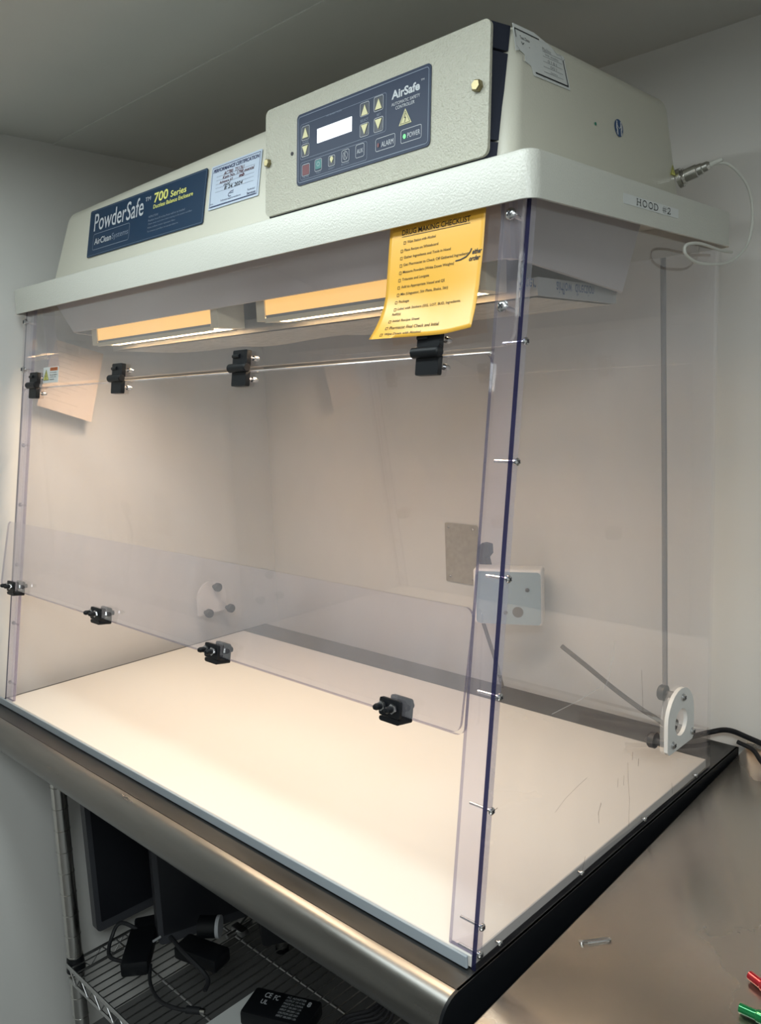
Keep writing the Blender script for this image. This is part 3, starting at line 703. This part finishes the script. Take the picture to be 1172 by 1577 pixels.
# --- controller box on the front of the housing
CB = None
def FP(a, bb, o=0):
    n = V(0, -1, .08).normalized(); return V(a, .135 + .08 * (bb - .905), bb) + n * o
b = B(); b.prism([FP(a, bb) for a, bb in rr(.8370, 1.2400, .9118, 1.0618, .009)], V(0, 1, -.08).normalized() * .0045)
CB = fin('controller_plate', b, 'plate', E_, label='textured cream controller plate with navy keypad')
b = B()
for za, zb, in ((.9105, .9285), (.9310, 1.0290), (1.0320, 1.0605)):
    yp = lambda z: .1402 + .08 * (z - .905); yh = lambda z: .1515 + .2 * (z - .905)
    b.hull8([(.8400, yp(za), za), (1.2360, yp(za), za), (1.2420, yh(za), za), (.8360, yh(za), za), (.8400, yp(zb), zb), (1.2360, yp(zb), zb), (1.2420, yh(zb), zb), (.8360, yh(zb), zb)])
fin('gasket', b, 'gasket', CB, label='dark blue foam gasket behind the plate')
f4 = lambda a, bb, o=0: FP(a, bb, .0006 + o)
f5 = lambda a, bb: FP(a, bb, .0016)
b = B(); patch(b, rr(.9085, 1.1545, .9412, 1.0374, .006), f4, .0007); fin('keypad', b, 'navy2', CB, label='navy membrane keypad')
strokes('keypad_lines', [(closed(rr(.9120, 1.1512, .9450, 1.0335, .004)), .0009), (rr(.9165, 1.0811, .9755, 1.0225, .003)[13:] + rr(.9165, 1.0811, .9755, 1.0225, .003)[:14], .0005), (closed(rr(.9175, 1.0478, .9478, .9712, .003)), .0005)], f5, .0006, 'greyblue', CB)
b = B(); patch(b, rr(.9513, 1.0191, .9902, 1.0090, .0003), f5 if False else (lambda a, bb, o=0: FP(a, bb, .0012 + o)), .0006); fin('display', b, 'lcd', CB, label='bright white lit display')
def keyframe(x0, x1, z0, z1): return (closed(rr(x0, x1, z0, z1, .0022, 3)), .0006)
fr = [keyframe(.9195, .9350, 1.0005, 1.0190), keyframe(.9195, .9350, .9785, .9950), keyframe(1.0347, 1.0508, 1.0038, 1.0202), keyframe(1.0347, 1.0508, .9782, .9942),
      keyframe(1.0597, 1.0759, 1.0036, 1.0214), keyframe(1.0602, 1.0761, .9779, .9952), keyframe(.9205, .9362, .9524, .9677), keyframe(.9473, .9612, .9534, .9689),
      keyframe(.9748, .9876, .9543, .9676), keyframe(1.0008, 1.0148, .9538, .9692), keyframe(1.0274, 1.0428, .9538, .9700), keyframe(1.0638, 1.0973, .9537, .9692), keyframe(1.1074, 1.1409, .9538, .9695)]
strokes('key_frames', fr, lambda a, bb: FP(a, bb, .0018), .0006, 'silver', CB)
def keyb(name, pts, m, o=.0013, th=.0005, lab=None):
    b = B(); patch(b, pts, lambda a, bb, oo=0: FP(a, bb, o + oo), th); fin(name, b, m, CB, label=lab)
for x0, x1, z0, z1 in ((.9205, .9340, 1.0015, 1.018), (.9205, .9340, .9795, .9940), (1.0357, 1.0498, 1.0048, 1.0192), (1.0357, 1.0498, .9792, .9932), (1.0607, 1.0749, 1.0046, 1.0204), (1.0612, 1.0751, .9789, .9942)):
    keyb('key', rr(x0, x1, z0, z1, .0015, 2), 'keydark', th=.0003)
for cx_, za, zb in ((.9270, 1.0035, 1.0167), (1.0430, 1.0046, 1.0175), (1.0678, 1.0055, 1.0182)):
    keyb('up_arrow', [(cx_ - .0060, za), (cx_ + .0060, za), (cx_, zb)], 'keyyellow', .0018, lab='cream yellow arrow pointing up')
for cx_, za, zb in ((.9268, .9925, .9802), (1.0430, .9928, .9805), (1.0680, .9932, .9810)):
    keyb('down_arrow', [(cx_, zb), (cx_ + .0060, za), (cx_ - .0060, za)], 'keyyellow', .0018, lab='cream yellow arrow pointing down')
keyb('red_key', rr(.9215, .9352, .9534, .9667, .0015, 2), 'red'); keyb('teal_key', rr(.9483, .9602, .9560, .9679, .0015, 2), 'teal'); keyb('lamp_key', rr(.9758, .9866, .9553, .9666, .0015, 2), 'keydark', th=.0003)
strokes('key_symbols', [closed([(.9542 + .0028 * math.cos(i * .7854), .9625 + .0028 * math.sin(i * .7854)) for i in range(8)]), closed([(1.0078 + .0045 * math.cos(i * .7854), .9618 + .0055 * math.sin(i * .7854)) for i in range(8)]), [(1.005, .966), (1.008, .961), (1.0105, .957)], [(1.0085, .966), (1.006, .9615), (1.0065, .958)]], lambda a, bb: FP(a, bb, .0020), .0005, 'silver', CB)
keyb('lamp_symbol', [(.9812 + (.0032 if i < 8 else .0032) * math.cos(i * math.pi / 6) * (1 if math.sin(i * math.pi / 6) > -.3 else .5), .9625 + .0042 * math.sin(i * math.pi / 6)) for i in range(12)], 'keyyellow', .0018)
letters('keypad_lettering', [('AirSafe', 1.0902, 1.0105, 1.1370, 1.0212, .03), ('TM', 1.1385, 1.0200, 1.1440, 1.0222), ('AUTOMATIC SAFETY', 1.0902, 1.0026, 1.1374, 1.0064), ('CONTROLLER', 1.0972, .9970, 1.1288, 1.0010), ('POWER', 1.1180, .9585, 1.1385, .9645), ('ALARM', 1.0735, .9575, 1.0945, .9640), ('AUX', 1.0295, .9590, 1.0405, .9645)], f5, 'silver', CB)
letters('keypad_small_lettering', [('SELECT', 1.0350, .9968, 1.0495, 1.0000), ('SET', 1.0645, .9975, 1.0718, 1.0005), ('MODE', .9210, .9966, .9335, .9990), ('INSTRUMENT MODEL', .9700, 1.0208, 1.0000, 1.0228), ('MUTE', .9220, .9493, .9345, .9513), ('TEST', .9490, .9500, .9600, .9522), ('LIGHT', .9750, .9505, .9870, .9525), ('BLOWER', 1.0000, .9505, 1.0150, .9525)], f5, 'greyblue', CB)
keyb('hazard_triangle', [(1.1035, .9758), (1.1245, .9758), (1.1138, .9945)], 'keyyellow', .0014)
strokes('hazard_mark', [closed([(1.1062, .9772), (1.1220, .9772), (1.1140, .9915)]), ([(1.1146, .9885), (1.1128, .9835), (1.1152, .9838), (1.1136, .9785)], .0010)], lambda a, bb: FP(a, bb, .0022), .0006, 'ink', CB)
keyb('power_led', [(1.1132 + .0022 * math.cos(i * math.pi / 6), .9613 + .0028 * math.sin(i * math.pi / 6)) for i in range(12)], 'led', .0016, lab='glowing green dot')
keyb('alarm_led', [(1.0682 + .0020 * math.cos(i * math.pi / 6), .9610 + .0028 * math.sin(i * math.pi / 6)) for i in range(12)], 'red', .0016)
screw('plate_bolt', FP(1.2249, .9905), V(0, -1, .08), CB, r=.0070, shaft=.006, m='brass', hexh=True)
screw('plate_bolt', FP(.8441, .9870), V(0, -1, .08), CB, r=.0060, shaft=.006, m='brass', hexh=True)
b = B(); b.cyl(FP(.8970, .9890, -.002), FP(.8970, .9890, .0008), .0026); fin('screw_hole', b, 'ink', CB)

# --- filter tub, filter and lamps under the canopy
b = B()
t4 = [(0.040, 0.160, .896), (1.252, 0.160, .896), (1.252, 0.512, .896), (0.040, 0.512, .896)]
b4 = [(0.062, 0.200, .807), (1.228, 0.200, .807), (1.222, 0.503, .7825), (0.068, 0.503, .7825)]
vt = [b.bm.verts.new(p) for p in t4]; vb = [b.bm.verts.new(p) for p in b4]
ins = [V(.006, .006, 0), V(-.006, .006, 0), V(-.006, -.006, 0), V(.006, -.006, 0)]
vt2 = [b.bm.verts.new(Vector(p) + q_) for p, q_ in zip(t4, ins)]; vb2 = [b.bm.verts.new(Vector(p) + q_) for p, q_ in zip(b4, ins)]
for i in range(4):
    j = (i + 1) % 4
    b.quadface([vt[i], vt[j], vb[j], vb[i]]); b.quadface([vt2[j], vt2[i], vb2[i], vb2[j]]); b.quadface([vb[i], vb[j], vb2[j], vb2[i]]); b.quadface([vt[j], vt[i], vt2[i], vt2[j]])
es = [e for e in b.bm.edges if e.verts[0] in vt and e.verts[1] in vb or e.verts[1] in vt and e.verts[0] in vb]
bmesh.ops.bevel(b.bm, geom=es, offset=.014, segments=4, affect='EDGES')
TUB = fin('filter_tub', b, 'tub', E_, label='white moulded liner under the canopy')
b = B()
fx0, fx1, fy0, fy1, fz0, fz1 = .085, 1.208, .285, .497, .768, .792
b.box((fx0, fy0, fz0), (fx1, fy0 + .012, fz1)); b.box((fx0, fy1 - .012, fz0), (fx1, fy1, fz1)); b.box((fx0, fy0 + .012, fz0), (fx0 + .012, fy1 - .012, fz1)); b.box((fx1 - .012, fy0 + .012, fz0), (fx1, fy1 - .012, fz1))
FI = fin('filter_frame', b, 'filterframe', TUB)
b = B(); nx, ny = 40, 12
g = [[b.bm.verts.new((fx0 + .005 + (fx1 - fx0 - .010) * i / nx, fy0 + .005 + (fy1 - fy0 - .01) * j / ny, .7665 - .010 * math.sin(math.pi * j / ny) * (1 + .5 * math.sin(i * .55)) * math.sin(math.pi * i / nx) ** .5)) for j in range(ny + 1)] for i in range(nx + 1)]
g2 = [[b.bm.verts.new(v.co + V(0, 0, .002)) for v in r] for r in g]
for i in range(nx):
    for j in range(ny):
        b.quadface([g[i][j], g[i][j + 1], g[i + 1][j + 1], g[i + 1][j]]); b.quadface([g2[i][j], g2[i + 1][j], g2[i + 1][j + 1], g2[i][j + 1]])
fin('filter_mesh', b, 'filter', TUB, sm=3.0, recalc=False)
letters('filter_text', [('airflow  direction', .33, .7720, .43, .7885, .0), ('Filter', .24, .7720, .28, .7885)], lambda a, bb: V(fx1 + .0006, a, .7805 - (bb - .7805)), 'signblue', TUB)
for k, (xa, xb) in enumerate(((.130, .592), (.702, 1.168))):
    ya, yb, za, zb = .214, .272, .7755, .8145
    b = B()
    b.prism([(xa, y, z) for y, z in ((ya, za), (yb, za), (yb, zb + .012), (ya + .004, zb + .004), (ya, zb))], (.022, 0, 0))
    b.prism([(xb - .022, y, z) for y, z in ((ya, za), (yb, za), (yb, zb + .012), (ya + .004, zb + .004), (ya, zb))], (.022, 0, 0))
    b.box((xa + .022, yb - .006, za + .0005), (xb - .022, yb, zb + .012)); b.box((xa + .022, ya, za - .0035), (xb - .022, ya + .006, za + .004)); b.box((xa + .022, ya + .004, zb), (xb - .022, yb, zb + .006))
    LF = fin('lamp_housing', b, 'cream_trim', E_, label='cream lamp housing under the canopy')
    b = B()
    b.box((xa + .022, ya + .0025, za + .0055), (xb - .022, ya + .0045, zb - .0002)); fin('lamp_lens', b, 'lens', LF, label='glowing amber lamp lens')
    b = B(); b.box((xa + .024, ya + .0005, za + .0035), (xb - .024, ya + .0022, za + .0085)); fin('lamp_reflector_strip', b, 'filterframe', LF)

# --- port brackets on the side panels
def bracket(xo, ax, y0_, y1_, z0_, z1_, parent, hole=True):
    """stadium-topped plate outside a side panel, three rubber knobs inside"""
    w2 = (y1_ - y0_) / 2; cyy = (y0_ + y1_) / 2; out = []
    out += [(y0_ + .006, z0_), (y1_ - .006, z0_), (y1_, z0_ + .006)]
    for i in range(13):
        a = math.pi * i / 12; out.append((cyy + w2 * math.cos(a), z1_ - w2 + w2 * math.sin(a)))
    out += [(y0_, z0_ + .006)]
    hc = (cyy, z0_ + (z1_ - z0_) * .43)
    ho = [(hc[0] + .0215 * math.cos(2 * math.pi * i / 24), hc[1] + .0215 * math.sin(2 * math.pi * i / 24)) for i in range(24)]
    b = B(); b.plate_hole([(xo, y, z) for y, z in out], [(xo, y, z) for y, z in ho], (ax * .006, 0, 0))
    br = fin('port_bracket', b, 'white', parent, label='white rounded bracket plate with a round hole')
    return br
def knob(x, y, z, ax, parent, r=.0125):
    b = B(); b.lathe((x, y, z), (ax, 0, 0), [(0, r * .45), (.014, r * .45), (.0145, r), (.023, r), (.0255, r * .85), (.026, 0)]); return fin('rubber_knob', b, 'rubber', parent)
bracket(1.3002, 1, .4735, .5675, .086, .181, SPR)
for y, z in ((.5255, .1655), (.5605, .099), (.4915, .099)):
    screw('bracket_screw', (1.3064, y, z), (1, 0, 0), SPR, r=.0058, shaft=.010); knob(1.2935, y, z, -1, SPR)
b = B(); b.box((-.0062, .5125, .0825), (-.0002, .6035, .1300)); 
bmesh.ops.delete(b.bm, geom=b.bm.verts[:], context='VERTS')
out = [(.5140, .086), (.604, .086), (.604, .127)] + [(.559 + .045 * math.cos(math.pi * i / 12), .127 + .045 * math.sin(math.pi * i / 12)) for i in range(13)] + [(.514, .127)]
b.prism([(-.0002, y, z) for y, z in out], (-.006, 0, 0)); fin('port_bracket', b, 'white', SPL, label='white rounded bracket plate seen through the left panel')
for y, z in ((.5623, .1581), (.5302, .0937), (.5992, .0929)): knob(.0062, y, z, 1, SPL, .0115)

b = B(); b.box((.0066, .1670, .7365), (.0090, .1925, .862)); fin('hanging_strip', b, ['acrbar'], SPL, label='clear strip hanging inside the left panel')
# dried drips and scratches on the outside of the right panel
fs = lambda a, bb: V(1.3006, a, bb)
dr = [[(.3582, .1177), (.359, .0925), (.3633, .0613), (.3613, .0205)], [(.3982, .2429), (.4017, .207), (.4032, .1801)], [(.282, .0883), (.2746, .0745)], [(.5019, .0315), (.5044, .0144)], [(.2825, .0871), (.2753, .0773), (.2762, .0615)], [(.24, .0291), (.2316, .0115)], [(.0401, .1769), (.047, .1773)]]
strokes('dried_drips', [(d, .0011) for d in dr] + [([(.3908, .1117), (.3897, .1017)], .0018), ([(.3727, .1285), (.3717, .1172)], .0014), ([(.3298, .1051), (.3282, .0928)], .001), ([(.3468, .103), (.3458, .0888)], .001), ([(.2454, .1382), (.2229, .1358), (.1925, .1308), (.1673, .122)], .0006)], fs, .001, 'drip', SPR)
strokes('pale_scratches', [([(.3183, .3033), (.3157, .2821), (.305, .2605), (.2892, .246)], .0016), ([(.1623, .2523), (.2218, .2503), (.2814, .2523)], .0009)], fs, .001, 'scratch', SPR)

# pale peach shape with faint lines, just outside the left panel
t = thing('peach_shape', 'pale peach shape with faint lines behind the upper left hood panel', 'paper', (-.003, .22, .61))
cn = [V(-.0012, .137, .6533), V(-.0012, .2617, .6096), V(-.0012, .3073, .7667), V(-.0012, .1957, .7975)]
b = B(); b.prism(cn, (-.0006, 0, 0)); fin('sheet', b, 'peach', t)
fq = lambda a, bb: (cn[0] * (1 - a) + cn[1] * a) * (1 - bb) + (cn[3] * (1 - a) + cn[2] * a) * bb + V(.0004, 0, 0)
strokes('faint_lines', [[(.08, .92 - i * .07), (.35 + .5 * ((i * 37) % 10) / 10, .92 - i * .07)] for i in range(12)], fq, .012, 'peachline', t)

# ================================================================ PAPER CHECKLIST TAPED TO THE HOOD FRONT
PT = thing('paper_checklist', 'golden yellow paper checklist hanging on the hood front under the canopy rim', 'paper', (1.17, 0.11, .712))
def PF(a, bb, o=0):
    v = (bb - .711) / .139; u = (a - 1.097) / .147
    curl = .0025 + .016 * max(0, 1 - v * 2.2) ** 2 * (0.45 + .75 * max(0, 1 - u * 1.3)) + .006 * max(0, u - .6) * max(0, 1 - v * 1.5) * 2.5
    sh = -.0055 * max(0, 1 - v * 2.4) ** 1.5 * max(0, 1 - u * 1.6)
    return F(a + sh, bb + .0006, .0062 + curl + o)
b = B(); nx, ny = 24, 28
xa, xb, za, zb = 1.0965, 1.2450, .7105, .8750
def zbot(x): return za + .003 * max(0, ((x - xa) / (xb - xa) - .72) / .28) ** 1 * 1.2
grid = []
for i in range(nx + 1):
    x = xa + (xb - xa) * i / nx
    grid.append([(x, zbot(x) + (zb - zbot(x)) * j / ny) for j in range(ny + 1)])
ga = [[b.bm.verts.new(PF(*p, 0)) for p in r] for r in grid]; gb = [[b.bm.verts.new(PF(*p, .0003)) for p in r] for r in grid]
for i in range(nx):
    for j in range(ny):
        b.quadface([gb[i][j], gb[i + 1][j], gb[i + 1][j + 1], gb[i][j + 1]]); b.quadface([ga[i][j], ga[i][j + 1], ga[i + 1][j + 1], ga[i + 1][j]])
for i in range(nx):
    b.quadface([ga[i][0], ga[i + 1][0], gb[i + 1][0], gb[i][0]]); b.quadface([ga[i + 1][ny], ga[i][ny], gb[i][ny], gb[i + 1][ny]])
for j in range(ny):
    b.quadface([ga[0][j + 1], ga[0][j], gb[0][j], gb[0][j + 1]]); b.quadface([ga[nx][j], ga[nx][j + 1], gb[nx][j + 1], gb[nx][j]])
fin('sheet', b, 'paper', PT, sm=2.0)
pf = lambda a, bb: PF(a, bb, .0008)
hh = .0042
ln = [('Wipe Station with Alcohol', 1.1275, .8268, 1.1730), ('Place Recipe on Whiteboard', 1.1235, .8172, 1.1777), ('Gather Ingredients and Tools in Hood', 1.1235, .8083, 1.1975), ('Get Pharmacist to Check Off Gathered Ingredients', 1.1235, .7994, 1.2255),
      ('Measure Powders (Write Down Weights)', 1.1235, .7906, 1.2043), ('Triturate and Levigate', 1.1230, .7816, 1.1666), ('Add to Appropriate Vessel and QS', 1.1225, .7726, 1.1918), ('Mix (Unguator, Stir Plate, Shake, Stir)', 1.1225, .7637, 1.1979),
      ('Package', 1.1215, .7545, 1.1382), ('Label with Stickers (SIG, LOT, BUD, Ingredients,', 1.1225, .7455, 1.2208), ('Refill(s)', 1.1160, .7388, 1.1297), ('Initial Recipe Sheet', 1.1205, .7302, 1.1617), ('Pharmacist Final Check and Initial', 1.1200, .7215, 1.1925), ('Wipe Down with Alcohol', 1.1165, .7132, 1.1691)]
letters('sheet_title', [('DRUG MAKING CHECKLIST', 1.1178, .8385, 1.2240, .8450, .012)], pf, 'ink', PT)
strokes('title_underline', [[(1.1178, .8366), (1.2240, .8366)]], pf, .0006, 'ink', PT)
letters('sheet_lines', [(s_, a, z + .0004, a1, z + .0004 + hh, .012) for s_, a, z, a1 in ln], pf, 'paperink', PT)
strokes('check_boxes', [closed([(x - .0058, z + .0006), (x - .0026, z + .0006), (x - .0026, z + .0038), (x - .0058, z + .0038)]) for s_, x, z, a1 in ln if s_ != 'Refill(s)'], pf, .00055, 'paperink', PT)
strokes('pen_mark', [([(1.2066, .7957), (1.2140, .7962), (1.2215, .7985), (1.2265, .8025), (1.2285, .8066)], .0016)], pf, .0016, 'ink', PT)
letters('handwritten_note', [('either', 1.2300, .8000, 1.2440, .8060, .03, .35), ('order', 1.2262, .7925, 1.2425, .7985, .03, .35)], pf, 'ink', PT)
# warning sticker print
f6 = lambda a, bb: WS(a, bb, .0008)
def qf(b, a0, a1, z0_, z1_): b.quadface([b.bm.verts.new(f6(*p)) for p in ((a0, z0_), (a1, z0_), (a1, z1_), (a0, z1_))])
b = B(); qf(b, .148, .182, .7205, .7270); fin('sticker_header', b, 'orange', UP)
b = B(); b.quadface([b.bm.verts.new(f6(*p)) for p in ((.1185, .7020), (.1440, .7020), (.1310, .7240))]); fin('sticker_triangle', b, 'yellow', UP)
strokes('sticker_triangle_mark', [closed([(.1195, .7025), (.1430, .7025), (.1310, .7230)]), ([(.131, .718), (.131, .708)], .002), ([(.127, .712), (.127, .705), (.135, .705), (.135, .712)], .001)], lambda a, bb: WS(a, bb, .0011), .0009, 'ink', UP)
letters('sticker_text', [('Do not operate', .148, .7155, .178, .7180, .02), ('this unit before', .148, .7110, .181, .7135, .02), ('reading the', .148, .7065, .176, .7090, .02), ('manual.', .148, .7020, .168, .7045, .02), ('CAUTION', .152, .7220, .178, .7255, .02)], f6, 'ink', UP)

# ================================================================ BEHIND THE HOOD, ON THE BACK WALL
t = thing('blank_wall_plate', 'small stained metal plate screwed to the wall behind the hood', 'wall plate', (.657, YB, .20))
b = B(); b.prism([(a, YB - .0005, z) for a, z in rr(.603, .698, .203, .343, .003, 2)], (0, -.003, 0)); fin('plate', b, 'wallplate', t)
for x, z in ((.615, .333), (.685, .333), (.617, .216), (.684, .216)): screw('plate_screw', (x, YB - .0035, z), (0, -1, 0), t, r=.003, shaft=0)
t = thing('junction_box', 'pale blue box with a white side on the wall behind the hood', 'box', (.85, .76, .15))
R = Matrix.Rotation(math.radians(26), 3, 'Z'); c = V(.832, .742, .216)
b = B(); b.box(c + V(-.072, -.025, -.060), c + V(.072, .025, .060), bev=.006, seg=3, rot=R, at=c); JB = fin('casing', b, 'white', t)
b = B(); b.prism([c + R @ V(a, -.0253, z) for a, z in rr(-.066, .0695, -.057, .055, .008)], R @ V(0, -.0015, 0)); fin('front_cover', b, 'bluebox', t, label='pale blue front cover')
for a, z in ((.042, .018), (-.004, -.032)): screw('cover_screw', c + R @ V(a, -.0272, z), R @ V(0, -1, 0), t, r=.0045, shaft=0, m='rubber')
b = B(); b.lathe(c + R @ V(.022, -.0262, -.030), R @ V(0, -1, 0), [(0, .0115), (.0012, .0115), (.0014, .009), (.0014, 0)]); fin('round_hole', b, 'rubber', t)
b = B(); b.cyl(V(.842, .775, .216), V(.842, YB, .216), .02); fin('wall_mount', b, 'white', t)
t = thing('hanging_plug', 'black angled power plug hanging above the pale blue box', 'plug', (.775, .72, .29))
b = B(); b.prism([(a, .735, z) for a, z in ((.756, .311), (.768, .322), (.784, .320), (.785, .300), (.776, .290), (.782, .268), (.764, .268), (.754, .290))], (0, .018, 0)); fin('plug_body', b, 'rubber', t)
b = B(); b.tube([(.772, .744, .272), (.752, .744, .24), (.742, .744, .20), (.7616, .744, .14), (.7945, .742, .059), (.812, .74, .006)], .0042); fin('cord', b, 'rubber', t)
b = B(); b.tube([(1.1985, .672, .885), (1.2043, .672, .527), (1.2095, .672, .15), (1.2115, .674, .006)], .0048, smooth=4)
fin('vertical_cable', b, 'greycable', label='grey cable hanging straight down behind the hood back panel', cat='cable')
b = B(); b.tube([(.9905, .690, .1461), (1.047, .690, .1156), (1.101, .690, .0851), (1.153, .690, .0596), (1.2033, .690, .038), (1.222, .690, .006)], .0046)
fin('slanting_cable', b, 'rubber', label='dark cable slanting down behind the hood back panel to the right corner', cat='cable')
cable('power_cable', 'black power cable running from behind the hood along the counter rear', [(1.215, .700, .008), (1.25, .775, .010), (1.28, .785, .018), (1.32, .785, .012), (1.40, .78, .0), (1.6, .74, -.004)], .0048, 'black')
cable('power_cable', 'second black cable branching down across the counter corner', [(1.30, .772, .006), (1.33, .765, .001), (1.37, .72, -.004), (1.46, .66, -.005)], .0040, 'black')
# white sensor cable
b = B(); p0 = cpt + Vector((1, .1, .25)).normalized() * .046
b.tube([p0, (1.325, .612, .962), (1.340, .648, .935), (1.342, .668, .895), (1.338, .660, .850), (1.332, .610, .822), (1.328, .545, .8135), (1.326, .500, .8135), (1.325, .470, .822), (1.325, .475, .834), (1.326, .52, .8395), (1.322, .60, .8385), (1.317, .655, .842)], .0021, seg=8)
b.lathe(p0, (1, .1, .25), [(0, .0042), (.012, .0036), (.02, .0026)], seg=10)
fin('sensor_cable', b, 'whitecable', label='thin white cable curling from the metal connector past the canopy end', cat='cable')

# ================================================================ ON THE COUNTER
def pen(name, label, p, d, m):
    t = thing(name, label, 'pen', p); p = Vector(p); d = Vector(d).normalized()
    b = B(); b.lathe(p, d, [(0, .0040), (.0006, .0052), (.016, .0054), (.017, .0054)], seg=20); fin('cap_end', b, m, t)
    b = B(); b.lathe(p + d * .017, d, [(0, .0058), (.002, .0068), (.045, .0068), (.047, .0062), (.105, .0062), (.118, .0030), (.120, 0)], seg=20); fin('barrel', b, m, t)
pen('marker_pen', 'red metallic pen lying on the steel counter', (1.5290, .1960, -.0031), (1, -.42, 0), 'penred')
pen('marker_pen', 'green metallic pen lying on the steel counter', (1.5385, .1400, -.0031), (1, .02, 0), 'pengreen')
b = B(); z = -.0085
b.tube([(1.3565, .1312, z), (1.3605, .1370, z), (1.3690, .1480, z), (1.3770, .1580, z), (1.3805, .1590, z), (1.3800, .1550, z), (1.372, .1450, z), (1.3640, .1350, z)], .0011, seg=6)
b.cyl((1.3575, .1310, -.0098), (1.3575, .1310, -.007), .0026); fin('metal_clip', b, 'screw', label='tiny bent metal clip lying on the steel counter', cat='clip')
